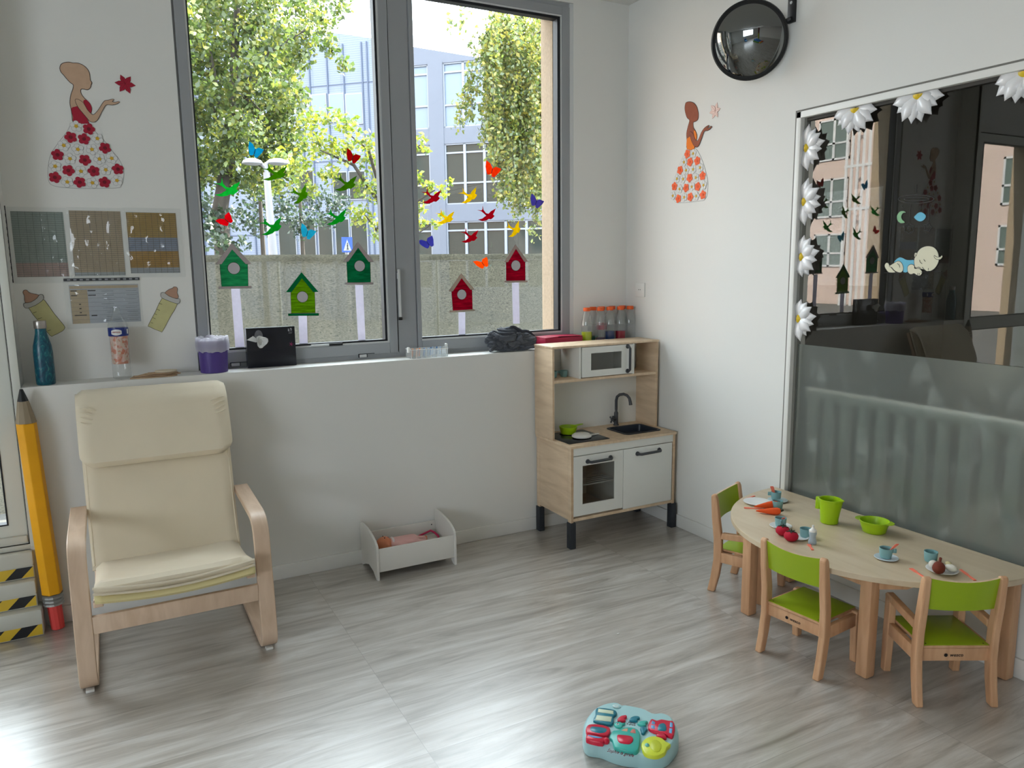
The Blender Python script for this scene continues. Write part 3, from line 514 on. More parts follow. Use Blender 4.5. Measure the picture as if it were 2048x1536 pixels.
# daisies round the inside window
DAI = mat('glossy_white_card', (228, 228, 230), .3, coat=.3); DYE = mat('yellow_dome', (222, 190, 40), .35); GX = .028
def daisy(lab, c, a0, a1, n, R, seed):
    r = random.Random(seed); t = thing('paper_daisy', lab, 'window decoration', (GX, c[0], c[1]), group=None)
    for i in range(n):
        a = a0+(a1-a0)*(i+.5)/n+r.uniform(-.05, .05); L = R*r.uniform(.9, 1.08); d = Vector((math.cos(a), math.sin(a))); nn = Vector((-d.y, d.x)); vs = []; fs = []; K = 9; lift0 = .002+(i % 3)*.0022
        wd = R*.27
        for k in range(K+1):
            s = k/K; wv = wd*(math.sin(PI*min(1, s*.62+.2))**.8)*(1-max(0, s-.6)**1.5/.4**1.5) if s < 1 else 0; wv = max(wv, .0005); lf = lift0+.014*math.sin(PI*s*.85)
            for q, fr in ((-1, .0), (0, .003), (1, 0)): p = Vector(c)+d*L*s+nn*wv*q; vs.append((GX-lf-fr, p.x, p.y))
        for k in range(K):
            for q in range(2): a_ = k*3+q; fs.append([a_, a_+1, a_+4, a_+3])
        m = MB(); m.add(vs, fs, DAI, True); o = m.build('petal', t); so_ = o.modifiers.new('thick', 'SOLIDIFY'); so_.thickness = .001; so_.offset = 0
    m = MB(); vs = []; M = Matrix.Translation((GX-.012, c[0], c[1])) @ Matrix.Rotation(-PI/2, 4, 'Y')
    K = 7; n2 = 14; fs = []
    for j in range(K):
        ph = (PI/2)*j/(K-1)
        for i in range(n2+1): a = a0+(a1-a0)*i/n2; vs.append((GX-.010-.012*math.sin(ph), c[0]+R*.2*math.cos(ph)*math.cos(a), c[1]+R*.2*math.cos(ph)*math.sin(a)))
    for j in range(K-1):
        for i in range(n2): q = j*(n2+1)+i; fs.append([q, q+1, q+n2+2, q+n2+1])
    m.add(vs, fs, DYE, True); m.build('daisy_centre', t)
H = PI/2; Y0_ = GY0-e-.016
for z, s, l in ((2.02, 1, 'topmost of the four half daisies down the left edge of the inside window'), (1.783, 2, 'second half daisy from the top down the left edge of the inside window'), (1.535, 3, 'third half daisy down the left edge of the inside window'), (1.25, 4, 'lowest half daisy on the left edge, just above the frosted film')):
    daisy(l, (Y0_, z), H*.98, H*3.02, 8, .1, s)
for (y, z), s, l in (((-1.417, 2.148), 5, 'half daisy on the top edge, nearest the left corner of the inside window'), ((-1.70, 2.15), 6, 'middle half daisy on the top edge of the inside window'), ((-2.09, 2.15), 8, 'half daisy on the top edge at the right border of the photo')):
    daisy(l, (y, z), PI*1.0, PI*2.0, 8, .105, s)
# sleeping baby sticker and mobile sticker
C4 = Crop(1750, 360, 6.982); BX = .0335
def W4(p, n=3): return wpts(C4([tuple(x)[:2] for x in smoothpoly([Vector((a, b, 0)) for a, b in p], n)]), 0, BX) if n else wpts(C4(p), 0, BX)
CRM = mat('cream_vinyl', (216, 212, 186), .5); BLU = mat('sky_blue_vinyl', (96, 178, 206), .5)
t = thing('baby_sticker', 'cream sticker of a sleeping baby in a blue suit on the inside window', 'sticker', at(1825, 520, 0, BX))
def layer(name, p, mt, lf, n=3, ol=.0018):
    q = W4(p, n); m = MB(); sheet(m, offset2(q, ol), 0, BX, lf, .0004, INK, -1); sheet(m, q, 0, BX, lf+.0003, .0004, mt, -1); return m.build(name, t)
layer('lower_leg', [(140,1205),(158,1160),(190,1165),(205,1200),(235,1205),(262,1240),(292,1285),(210,1290),(175,1268)], CRM, .001)
layer('thigh', [(205,1205),(255,1172),(310,1140),(350,1138),(385,1180),(397,1240),(380,1280),(340,1290),(280,1262),(240,1218)], CRM, .0018)
layer('blue_suit', [(272,1150),(300,1110),(350,1080),(400,1095),(440,1115),(500,1120),(560,1120),(562,1185),(500,1180),(470,1210),(462,1280),(400,1285),(397,1205),(352,1140),(310,1145)], BLU, .0012, 2)
layer('ear', [(555,1050),(565,1022),(590,1020),(602,1048),(592,1080),(566,1082)], CRM, .0018)
layer('head', [(560,1092),(590,1050),(602,1010),(640,962),(700,932),(760,925),(820,940),(865,980),(890,1040),(896,1110),(880,1170),(840,1230),(790,1265),(740,1275),(700,1252),(650,1240),(610,1240),(568,1215),(555,1150)], CRM, .0024)
layer('hair_tuft', [(835,1055),(870,1078),(920,1076),(938,1055),(948,1072),(920,1105),(880,1108),(848,1090)], CRM, .0032)
layer('arm', [(465,1230),(480,1195),(520,1180),(555,1200),(560,1238),(620,1240),(652,1262),(665,1292),(640,1330),(600,1330),(555,1302),(510,1315),(472,1288)], CRM, .0034)
m = MB()
for p in ([(632, 1115), (640, 1150), (668, 1170)], [(690, 1108), (712, 1138)], [(585, 1225), (620, 1215), (650, 1235)], [(670, 1215), (700, 1255)], [(755, 1230), (752, 1260)], [(565, 1040), (585, 1055), (575, 1070)], [(135, 1296), (400, 1296)], [(650, 1290), (760, 1272), (930, 1278)], [(790, 1270), (890, 1220)], [(230, 1215), (270, 1262), (300, 1284)], [(320, 1165), (350, 1190), (355, 1222)], [(600, 1330), (612, 1300)], [(625, 1325), (635, 1298)]):
    stroke(m, W4(p, 0), .0018, 0, BX, .0044, .0004, INK, -1)
m.build('drawn_lines', t)
t = thing('mobile_sticker', 'cot mobile sticker with green moon and blue cloud above the sleeping baby', 'sticker', at(1835, 420, 0, BX))
INK2 = mat('faint_black_ink', (30, 30, 28), .6)
m = MB(); stroke(m, W4(circ((577, 266), 250, 40, 58), 0), .0024, 0, BX, .001, .0005, INK2, -1, True); stroke(m, W4(circ((582, 266), 175, 40, 24), 0), .0024, 0, BX, .001, .0005, INK2, -1, True); m.build('ring', t)
m = MB()
for p in ([(583, 60), (580, 190)], [(382, 340), (384, 385)], [(500, 340), (486, 590)], [(640, 325), (636, 450)], [(765, 335), (745, 590)]): stroke(m, W4(p, 0), .0012, 0, BX, .001, .0004, INK2, -1)
m.build('string', t)
layer('moon', [(435,452),(400,435),(355,440),(320,480),(310,520),(325,575),(370,603),(420,590),(385,560),(368,515),(385,470),(410,455)], mat('green_vinyl', (128, 178, 132), .5), .001, 2)
layer('cloud', [(550,520),(575,490),(600,465),(640,450),(680,465),(712,500),(700,540),(660,572),(620,575),(580,555)], BLU, .001)
m = MB(); stroke(m, W4([(478+ (74 if k % 2 else 54)*math.cos(k*PI/6), 675+(78 if k % 2 else 60)*math.sin(k*PI/6)) for k in range(12)], 2), .0022, 0, BX, .001, .0004, INK2, -1, True); stroke(m, W4(circ((478, 680), 24, 12), 0), .0018, 0, BX, .001, .0004, INK2, -1, True); m.build('outlined_flower', t)
m = MB(); stroke(m, W4([(738+(64 if k % 2 == 0 else 40)*math.cos(k*PI/5), 662+(64 if k % 2 == 0 else 42)*math.sin(k*PI/5)) for k in range(10)], 0), .0022, 0, BX, .001, .0004, INK2, -1, True); m.build('outlined_star', t)
# convex mirror on its bracket
t = thing('convex_mirror', 'round convex safety mirror in a black rim high on the right wall', 'mirror', (0, -1.075, 2.6))
mc = Vector((-.13, -.945, 2.518)); nrm = Vector((-.80, -.56, -.30)).normalized(); Q = nrm.to_track_quat('Z', 'Y').to_matrix().to_4x4(); M = Matrix.Translation(mc) @ Q
Rr = .160; m = MB(); prof = [(Rr*math.sin(a)/math.sin(.62), Rr*(math.cos(a)-math.cos(.62))/math.sin(.62)) for a in [.62*(1-k/24) for k in range(25)]]; prof[-1] = (0, prof[-1][1])
m.lathe(prof, mat('mirror_face', (128, 130, 130), .02, 1), n=72, M=M); mf = m.build('mirror_dome', t)
m = MB(); m.lathe([(Rr-.004, .004), (Rr+.004, .010), (Rr+.011, .006), (Rr+.013, -.006), (Rr+.008, -.016), (Rr-.004, -.018)], BLACK, n=72, M=M); m.build('mirror_rim', t)
m = MB(); m.lathe([(0, -.03), (.12, -.022), (Rr, -.01)], BLACK, n=48, M=M); m.build('mirror_back', t)
m = MB(); m.box(-.014, 0, -1.098, -1.058, 2.575, 2.82, BLACK, .002); m.build('wall_plate', t)
m = MB(); p1 = Vector((-.012, -1.078, 2.592)); p2 = M @ Vector((.0, .0, -.03)); d = (p2-p1); mid = p1+d*.5
m.tube([p1, p1+d*.33, p1+d*.7, p2], .011, BLACK, 8); m.build('bracket_arm', t)
m = MB(); 
for z in (2.66, 2.78): m.lathe([(0, .003), (.006, .002), (.007, 0)], ALU2, M=Matrix.Translation((-.014, -1.078, z)) @ Matrix.Rotation(-PI/2, 4, 'Y'), n=12)
m.build('screw', t)
# ================================================================== FURNITURE
CAN = mat('cream_canvas', (226, 214, 190), .85, bump=.0008, bscale=900, bstr=.25, sheen=.2, var=.03, vscale=(5, 5, 5))
def ribbon(mb, path, th, x0, x1, m):       # bent strip: path in the yz plane, extruded over x
    P = [Vector(p) for p in path]; k = len(P); A_ = []; B_ = []
    for i in range(k):
        d = (P[min(i+1, k-1)]-P[max(i-1, 0)]).normalized(); n = Vector((-d.y, d.x))*th/2; A_.append(P[i]+n); B_.append(P[i]-n)
    vs = []; fs = []
    for i in range(k): vs += [(x0, A_[i].x, A_[i].y), (x1, A_[i].x, A_[i].y), (x1, B_[i].x, B_[i].y), (x0, B_[i].x, B_[i].y)]
    for i in range(k-1):
        for j in range(4): fs.append([i*4+j, i*4+(j+1) % 4, (i+1)*4+(j+1) % 4, (i+1)*4+j])
    fs += [[0, 1, 2, 3], [4*k-1, 4*k-2, 4*k-3, 4*k-4]]; mb.add(vs, fs, m, True)
def rpath(pts, r, n=7):                     # polyline with rounded corners
    P = [Vector(p) for p in pts]; out = [P[0]]
    for i in range(1, len(P)-1):
        a, b, c = P[i-1], P[i], P[i+1]; u = (a-b).normalized(); v = (c-b).normalized(); rr = min(r, (a-b).length*.48, (c-b).length*.48)
        for j in range(n+1): t = j/n; out.append((b+u*rr)*(1-t)**2+b*2*t*(1-t)+(b+v*rr)*t*t)
    out.append(P[-1]); return out
BENT = wood('bentwood_birch', (204, 176, 150), (218, 192, 168), (30, 6, 6), .42)
t = thing('lounge_chair', 'cream canvas lounge chair with bent birch armrests, under the ledge', 'chair', (-2.68, -.4, 0))
def xs(y, x): return x
for sx, x0, x1 in ((-1, -3.030, -2.970), (1, -2.398, -2.338)):
    m = MB(); ribbon(m, rpath([(-.19, .545), (-.665, .535), (-.728, .02), (-.12, .022)], .09), .026, x0, x1, BENT); o = m.build('side_frame', t, .003)
    m = MB(); m.box((x0+x1)/2-.014, (x0+x1)/2+.014, -.70, -.672, 0, .010, TRIM, .002); m.box((x0+x1)/2-.014, (x0+x1)/2+.014, -.2, -.17, 0, .010, TRIM, .002); m.build('glide', o)
m = MB(); m.box(-2.97, -2.398, -.713, -.692, .222, .288, BENT, .003); m.build('front_rail', t)
for x0, x1 in ((-2.962, -2.93), (-2.438, -2.406)):
    m = MB(); ribbon(m, rpath([(-.72, .335), (-.52, .30), (-.31, .285), (-.235, .42), (-.15, .70), (-.045, .975)], .14), .022, x0, x1, BENT); m.build('inner_frame', t, .003)
m = MB(); m.box(-2.93, -2.438, -.30, -.28, .25, .31, BENT, .003); m.box(-2.93, -2.438, -.075, -.055, .90, .95, BENT, .003); m.build('cross_rail', t)
# cushion: one padded sheet following the frame
def cushion(path, w0, w1, th, name, mt, parent, dip=0.0, seed=0, nx=22, edge=.018, sagx=0, taper=None):
    P = [Vector(p) for p in path]; k = len(P); vs = []; fs = []
    for side in (1, -1):
        for i in range(k):
            d = (P[min(i+1, k-1)]-P[max(i-1, 0)]).normalized(); n = Vector((-d.y, d.x)); tt = i/(k-1)
            for j in range(nx+1):
                u = j/nx; e = min(u, 1-u)/.06; e2 = min(tt, 1-tt)/.04; f = math.sqrt(max(0, 1-(1-min(1, e))**2))*math.sqrt(max(0, 1-(1-min(1, e2))**2))
                h = th/2*(.22+.78*f); wob = .003*noise.noise(Vector((u*5+seed, tt*9, seed)))+.0016*noise.noise(Vector((u*16, tt*30, seed+4)))
                s = -dip*math.sin(PI*u)*math.sin(PI*min(1, tt*2.2)) if side else 0
                p = P[i]+n*(side*h+(wob if side == 1 else 0)*f)+Vector((0, s)); x = w0+(w1-w0)*u
                if taper: x = x+(u-.5)*taper(tt)
                vs.append((x, p.x, p.y))
    N = k*(nx+1)
    for i in range(k-1):
        for j in range(nx):
            a = i*(nx+1)+j; fs.append([a, a+1, a+nx+2, a+nx+1]); fs.append([N+a, N+a+nx+1, N+a+nx+2, N+a+1])
    for j in range(nx): fs.append([j, N+j, N+j+1, j+1]); a = (k-1)*(nx+1)+j; fs.append([a, a+1, N+a+1, N+a])
    for i in range(k-1): a = i*(nx+1); fs.append([a, a+nx+1, N+a+nx+1, N+a]); a += nx; fs.append([a, N+a, N+a+nx+1, a+nx+1])
    m = MB(); m.add(vs, fs, mt, True); return m.build(name, parent)
def resamp(p, n):
    P = [Vector(q) for q in p]; L = [0]
    for i in range(1, len(P)): L.append(L[-1]+(P[i]-P[i-1]).length)
    out = []
    for k in range(n+1):
        s = L[-1]*k/n; i = max(j for j in range(len(L)) if L[j] <= s+1e-9); i = min(i, len(P)-2); f = (s-L[i])/max(1e-9, L[i+1]-L[i]); out.append(P[i].lerp(P[i+1], min(1, f)))
    return out
seat = resamp(rpath([(-.765, .405), (-.70, .39), (-.52, .345), (-.30, .33)], .12), 30)
back = resamp(rpath([(-.335, .325), (-.29, .40), (-.215, .60), (-.165, .75), (-.075, .985)], .12), 40)
cs = cushion(seat, -2.955, -2.412, .05, 'seat_cushion', CAN, t, .022, 1)
cb = cushion(back, -2.968, -2.404, .05, 'back_cushion', CAN, t, .0, 5, taper=lambda s: .0+.016*s)
for x in (-2.958, -2.414):
    m = MB(); m.tube([Vector((x+(-.002 if x < -2.6 else .002), p.x-.012, p.y+.004)) for p in back[1:-1]], .0042, CAN, 6); m.build('piping', cb)
m = MB(); m.tube([(-2.958+.545*i/24, -.770, .415-.024*math.sin(PI*i/24)) for i in range(25)], .005, CAN, 6); m.tube([(-2.958+.545*i/24, -.765, .392-.024*math.sin(PI*i/24)) for i in range(25)], .005, CAN, 6); m.build('piping', cs)
m = MB(); vs = []; fs = []
for i in range(25):
    for j, (y, z) in enumerate(((-.745, .385), (-.76, .36), (-.74, .345), (-.70, .35))): vs.append((-2.955+.545*i/24, y, z-.02*math.sin(PI*i/24)))
for i in range(24):
    for j in range(3): a = i*4+j; fs.append([a, a+1, a+5, a+4])
m.add(vs, fs, mat('pale_yellow_canvas', (226, 214, 160), .85), True); o = m.build('under_seat_cloth', t); q = o.modifiers.new('thick', 'SOLIDIFY'); q.thickness = .003
hp = resamp([(-.252, .725), (-.226, .79), (-.195, .87), (-.155, .955), (-.115, .99), (-.07, 1.0)], 24)
hr = cushion(hp, -2.978, -2.394, .052, 'head_cushion', CAN, t, 0, 9, edge=.03, taper=lambda s: -.09*max(0, 1-s/.16)**2.2)
for sx, x in ((1, -2.968), (-1, -2.404)):
    m = MB()
    for k in range(4): m.tube([(x+sx*(.006+i*.018), -.165-.004*math.sin(i)-.026+.012*i/6-k*.006, .962-k*.018-i*.0035+.004*math.sin(i*1.3+k)) for i in range(7)], [.0015, .0035, .004, .0035, .003, .002, .001], CAN, 6)
    m.build('gathered_fold', hr)
# ---- big wooden pencil against the wall
t = thing('giant_pencil', 'giant yellow wooden pencil standing tip up beside the door', 'decoration', (-3.13, -.05, 0))
def hexp(mb, c0, r0, c1, r1, m, n=6): mb.add([Vector(c0)+Vector((r0*math.cos(PI*2*i/n+.3), r0*math.sin(PI*2*i/n+.3), 0)) for i in range(n)]+[Vector(c1)+Vector((r1*math.cos(PI*2*i/n+.3), r1*math.sin(PI*2*i/n+.3), 0)) for i in range(n)], [[i, (i+1) % n, n+(i+1) % n, n+i] for i in range(n)]+[list(range(n)), list(range(n, 2*n))], m)
pb = Vector((-3.130, -.056, .006)); pt = Vector((-3.166, -.044, 1.045)); P_ = lambda z: pb.lerp(pt, z/1.04)
m = MB(); hexp(m, P_(.155), .040, P_(.895), .038, mat('yellow_pencil_paint', (240, 172, 12), .5, var=.05, vscale=(3, 3, 10))); m.build('pencil_shaft', t, .003)
m = MB(); hexp(m, P_(.895), .038, P_(.985), .021, mat('bare_wood', (148, 134, 112), .7, var=.06, vscale=(60, 60, 4)), 10); m.build('sharpened_cone', t)
m = MB(); hexp(m, P_(.985), .021, P_(1.035), .006, BLACK, 10); m.build('lead_tip', t, .002)
m = MB(); zz = [.150, .146, .140, .134, .128, .122, .118, .110]; 
for k in range(6): hexp(m, P_(.154-k*.008), .040-(k % 2)*.003, P_(.147-k*.008), .040-((k+1) % 2)*.003, mat('silver_ferrule', (160, 160, 158), .4, .6), 14)
m.build('ferrule', t)
m = MB(); hexp(m, (-3.128, -.058, .002), .026, P_(.11), .028, mat('red_eraser', (226, 76, 72), .6), 12); m.build('eraser', t, .004)
# ---- steps in front of the door
t = thing('toddler_steps', 'white padded steps with yellow and black hazard tape below the door', 'steps', (-3.7, 0, 0))
def hazard():
    m, nt, N = nodes('hazard_tape'); tc = N('TexCoord'); sp = N('SeparateXYZ', {0: tc.outputs['Object']}); a = N('Math', {0: sp.outputs[0], 1: sp.outputs[2]}, operation='SUBTRACT'); b = N('Math', {0: a.outputs[0], 1: .118}, operation='DIVIDE'); f = N('Math', {0: b.outputs[0]}, operation='FRACT')
    l = N('Math', {0: f.outputs[0], 1: .5}, operation='LESS_THAN'); x = N('Mix', {0: l.outputs[0], 6: lin((214, 180, 52)), 7: lin((26, 28, 34))}, data_type='RGBA'); bb = N('BsdfPrincipled', {'Base Color': x.outputs[2], 'Roughness': .4}); N('OutputMaterial', {0: bb.outputs[0]}); return m
HZ = hazard(); FOAM = mat('white_foam_leatherette', (206, 208, 200), .5, var=.03, vscale=(4, 4, 4))
for k, (y0, x1, z0, z1) in enumerate(((-.104, -3.175, 0, .118), (-.07, -3.189, .118, .235), (-.04, -3.19, .235, .352))):
    m = MB(); m.box(-4.3, x1, y0, -.0005 if k < 9 else 0, z0+.052 if k else .05, z1, FOAM, .012); m.box(-4.3, x1-.002, y0+.006, -.0005, z0+.001, z0+.056, FOAM, .003); o = m.build('step', t)
    m = MB(); m.box(-4.29, x1-.006, y0+.0035, y0+.0065, z0+.006, z0+.05, HZ); m.build('hazard_tape', o)
# ---- doll bed with doll
t = thing('doll_bed', 'white wooden doll bed on the floor against the wall below the window', 'doll bed', (-1.56, -.14, 0))
BW_ = mat('white_painted_board', (220, 218, 212), .45)
def endb(x0, x1, name, h=.205):
    out = [(-.268, .0), (-.268, .155)]+[(-.268+.235*math.sin(a*PI/2/10)**1.0*1.0, .155+(h-.155)*math.sin(a*PI/2/10)) if False else (-.03-.238*math.cos(a*PI/20), .16+(h+.022-.16)*math.sin(a*PI/20)) for a in range(0, 11)]+[(-.012, h+.02), (-.004, h+.005), (-.004, .0), (-.03, 0), (-.055, .012), (-.075, .022), (-.135, .04), (-.2, .028), (-.225, .012), (-.245, 0)]
    m = MB(); m.prism([(x0, a, b) for a, b in out], (x1-x0, 0, 0), BW_); o = m.build(name, t, .002); return o
endb(-1.777, -1.765, 'head_board'); endb(-1.367, -1.355, 'foot_board')
m = MB(); m.box(-1.765, -1.367, -.262, -.252, .04, .157, BW_, .0015); m.build('side_board', t); m = MB(); m.box(-1.765, -1.367, -.018, -.008, .045, .165, BW_, .0015); m.build('side_board', t)
m = MB(); m.box(-1.765, -1.367, -.252, -.018, .045, .053, BW_); m.build('base_board', t)
m = MB()
for x, y, z in ((-1.39, -.0195, .145), (-1.74, -.0195, .145)): m.lathe([(0, .0015), (.003, .001), (.0035, 0)], BLACK, M=Matrix.Translation((x, y, z)) @ Matrix.Rotation(PI/2, 4, 'X'), n=10)
m.build('screw', t)
tq = thing('doll_mattress', 'white padded mattress under the baby doll in the doll bed', 'mattress', (-1.56, -.135, .054)); m = MB(); m.box(-1.76, -1.372, -.25, -.02, .0535, .096, mat('mattress_cotton', (222, 214, 206), .9), .012, seg=3); m.build('mattress_body', tq)
dl = thing('baby_doll', 'bald baby doll in a pink romper lying in the white doll bed', 'doll', (-1.6, -.15, .06))
def blobs(name, items, m, parent, vox=.004, sub=0):
    b = MB()
    for c, r in items: b.ball(c, r, m, 14)
    o = b.build(name, parent); r_ = o.modifiers.new('remesh', 'REMESH'); r_.mode = 'VOXEL'; r_.voxel_size = vox; r_.use_smooth_shade = True; s_ = o.modifiers.new('smooth', 'SMOOTH'); s_.iterations = 6; s_.factor = .6; return o
SKIN = mat('doll_vinyl_skin', (214, 134, 96), .5); PINK = mat('pink_cotton', (226, 178, 172), .85, bump=.001, bscale=500)
hx, hy, hz = -1.70, -.15, .135
it = [((hx, hy, hz), (.043, .04, .040)), ((hx+.012, hy, hz-.01), (.036, .036, .034)), ((hx+.006, hy, hz+.038), (.006, .005, .005)), ((hx+.01, hy-.039, hz), (.009, .005, .012)), ((hx+.01, hy+.039, hz), (.009, .005, .012)), ((hx+.05, hy, .129), (.022, .02, .018))]
for k in range(9): f = k/8; it.append(((-1.655+.10*f, -.15, .127), (.03+.006*math.sin(PI*f), .036, .026)))
for s in (-1, 1):
    for k in range(7): f = k/6; it.append(((-1.64+.05*f, -.15+s*(.035+.03*f), .129-.01*f), (.013-.002*f,)*3))
    for k in range(4): it.append(((-1.588+.009*abs(1.5-k)*-.4+.006, -.15+s*(.062+.006*k), .117), (.009, .0032, .0035)))
    it.append(((-1.598, -.15+s*.056, .120), (.006, .004, .004)))
    for k in range(9): f = k/8; it.append(((-1.555+.085*f, -.15+s*(.018+.018*f), .118-.012*f), (.018-.005*f,)*3))
    it.append(((-1.462, -.15+s*.037, .112), (.010, .01, .017)))
blobs('doll_body', it, SKIN, dl, .003)
fm = MB()
for s in (-1, 1): fm.ball((hx+.000, hy+s*.014, hz+.0385), (.0035, .005, .0025), mat('doll_eye', (60, 40, 34), .3), 10)
fm.build('eye', dl); fm = MB(); fm.ball((hx+.022, hy, hz+.034), (.0025, .007, .0025), mat('doll_lips', (186, 70, 70), .5), 10); fm.build('mouth', dl)
it = []
for k in range(11): f = k/10; it.append(((-1.652+.105*f, -.15, .130), (.033+.007*math.sin(PI*f), .041, .031)))
for s in (-1, 1):
    for k in range(6): f = k/5; it.append(((-1.64+.04*f, -.15+s*(.036+.024*f), .132-.01*f), (.0175-.002*f,)*3))
    for k in range(8): f = k/7; it.append(((-1.55+.075*f, -.15+s*(.02+.016*f), .122-.011*f), (.023-.005*f,)*3))
blobs('pink_romper', it, PINK, dl, .004)
m = MB(); m.lathe([(.034, 0), (.037, .006), (.034, .012)], mat('white_collar', (226, 216, 214), .7), M=Matrix.Translation((-1.662, -.15, .129)) @ Matrix.Rotation(PI/2, 4, 'Y'), n=20); m.build('collar', dl)
m = MB(); MAG = mat('magenta_strap', (186, 36, 84), .6); m.tube([(-1.50, -.06, .10), (-1.47, -.055, .11), (-1.43, -.05, .118), (-1.41, -.055, .126), (-1.395, -.07, .118), (-1.385, -.10, .105), (-1.392, -.12, .101)], .0055, MAG, 8); tag(m.build('toy_strap'), 'magenta padded strap curled at the foot end of the doll bed', 'strap')
m = MB(); m.ball((-1.735, -.045, .138), (.013, .009, .02), MAG); m.tube([(-1.735, -.045, .138), (-1.73, -.06, .115), (-1.715, -.075, .103)], .006, mat('pale_pink_plastic', (222, 170, 170), .4), 8); tag(m.build('toy_rattle'), 'pink toy rattle with magenta end behind the doll head in the doll bed', 'toy')
# ================================================================== PLAY KITCHEN
t = thing('play_kitchen', 'birch and white play kitchen with black sink and taps standing in the corner', 'play kitchen', (-.384, -.19, 0))
KX0, KX1, KY0, KY1 = -.744, -.024, -.387, -.014
DG = mat('dark_grey_metal', (66, 68, 72), .45); LEGB = mat('black_leg_sleeve', (42, 46, 52), .5); SMOKE = thin_glass('smoked_acrylic', (.78, .78, .76), 1.45)
def rrect(x0, x1, y0, y1, r, k=5):
    out = []
    for cx, cy, a0 in ((x1-r, y1-r, 0), (x0+r, y1-r, PI/2), (x0+r, y0+r, PI), (x1-r, y0+r, 3*PI/2)):
        for i in range(k+1): a = a0+PI/2*i/k; out.append((cx+r*math.cos(a), cy+r*math.sin(a)))
    return out
m = MB(); o_ = rrect(KX0, KX1, KY0, KY1, .010); i_ = rrect(-.314, -.078, -.302, -.110, .022); n = len(o_)
vs = [(x, y, .5654) for x, y in o_]+[(x, y, .5654) for x, y in i_]+[(x, y, .553) for x, y in o_]+[(x, y, .553) for x, y in i_]
fs = []
for i in range(n): j = (i+1) % n; fs += [[i, j, n+j, n+i], [2*n+i, 3*n+i, 3*n+j, 2*n+j], [i, 2*n+i, 2*n+j, j], [n+i, n+j, 3*n+j, 3*n+i]]
m.add(vs, fs, BIRCHX); m.build('counter_top', t)
for x0, x1, nm in ((KX0+.010, KX0+.022, 'l'), (KX1-.022, KX1-.010, 'r')):
    m = MB(); m.box(x0, x1, KY0+.03, KY1, .155, .553, BIRCH, .0008); m.build('side_panel', t)
for x0, x1 in ((KX0+.008, KX0+.024), (KX1-.024, KX1-.008)):
    for y0 in (KY0+.006, KY1-.036):
        m = MB(); m.box(x0, x1, y0, y0+.03, .142, .553, BIRCH, .001); m.box(x0+.004, x0+.0055, y0-.0006, y0, .142, .553, PLYE); m.box(x1-.0055, x1-.004, y0-.0006, y0, .142, .553, PLYE); o = m.build('corner_post', t)
        m = MB(); m.box(x0-.006, x1+.012, y0-.006, y0+.034, 0, .145, LEGB, .002); m.build('leg', t)
m = MB(); m.box(KX0+.024, KX1-.024, KY0+.008, KY0+.016, .510, .552, WHITE, .001); m.build('front_rail', t)
m = MB(); m.box(KX0+.022, KX1-.022, KY0+.006, KY1, .150, .166, BIRCHX, .001); m.build('bottom_panel', t)
m = MB(); m.box(KX0+.022, KX1-.022, KY1-.006, KY1, .166, .553, WHITE); m.build('back_panel', t)
m = MB(); m.box(-.397, -.389, KY0+.03, KY1-.006, .166, .553, WHITE); m.build('divider', t)
def door(x0, x1, z0, z1, y, gl, name, stile=.055):
    m = MB()
    if gl: gx0, gx1, gz0, gz1 = gl; m.box(x0, gx0, y, y+.010, z0, z1, WHITE); m.box(gx1, x1, y, y+.010, z0, z1, WHITE); m.box(gx0, gx1, y, y+.010, z0, gz0, WHITE); m.box(gx0, gx1, y, y+.010, gz1, z1, WHITE)
    else: m.box(x0, x1, y, y+.010, z0, z1, WHITE, .001)
    o = m.build(name, t)
    if gl: m = MB(); m.box(gx0, gx1, y+.004, y+.006, gz0, gz1, SMOKE); m.build('smoked_pane', o)
    return o
def handle(p0, p1, out, parent, r=.0075):
    p0 = Vector(p0); p1 = Vector(p1); d = (p1-p0).normalized(); o = Vector((0, -out, 0)); m = MB()
    m.tube([p0+Vector((0, .001, 0)), p0+o*.55, p0+o+d*out*.35, p1+o-d*out*.35, p1+o*.55, p1+Vector((0, .001, 0))], r, DG, 12); 
    for p in (p0, p1): m.lathe([(0, .006), (.012, .005), (.013, 0)], DG, M=Matrix.Translation(p) @ Matrix.Rotation(PI/2, 4, 'X'), n=16)
    return m.build('handle', parent)
od = door(-.720, -.399, .178, .507, KY0+.004, (-.664, -.456, .24, .452), 'oven_door'); handle((-.632, KY0+.004, .473), (-.484, KY0+.004, .476), .026, od)
od = door(-.396, -.056, .168, .507, KY0+.004, None, 'cupboard_door'); handle((-.302, KY0+.004, .473), (-.15, KY0+.004, .476), .026, od)
m = MB()
for k in range(9): m.tube([(-.715, KY0+.04+k*.03, .335), (-.402, KY0+.04+k*.03, .335)], .002, ALU2, 6)
m.tube([(-.715, KY0+.035, .335), (-.402, KY0+.035, .335)], .004, ALU2, 8); m.build('oven_rack', t)
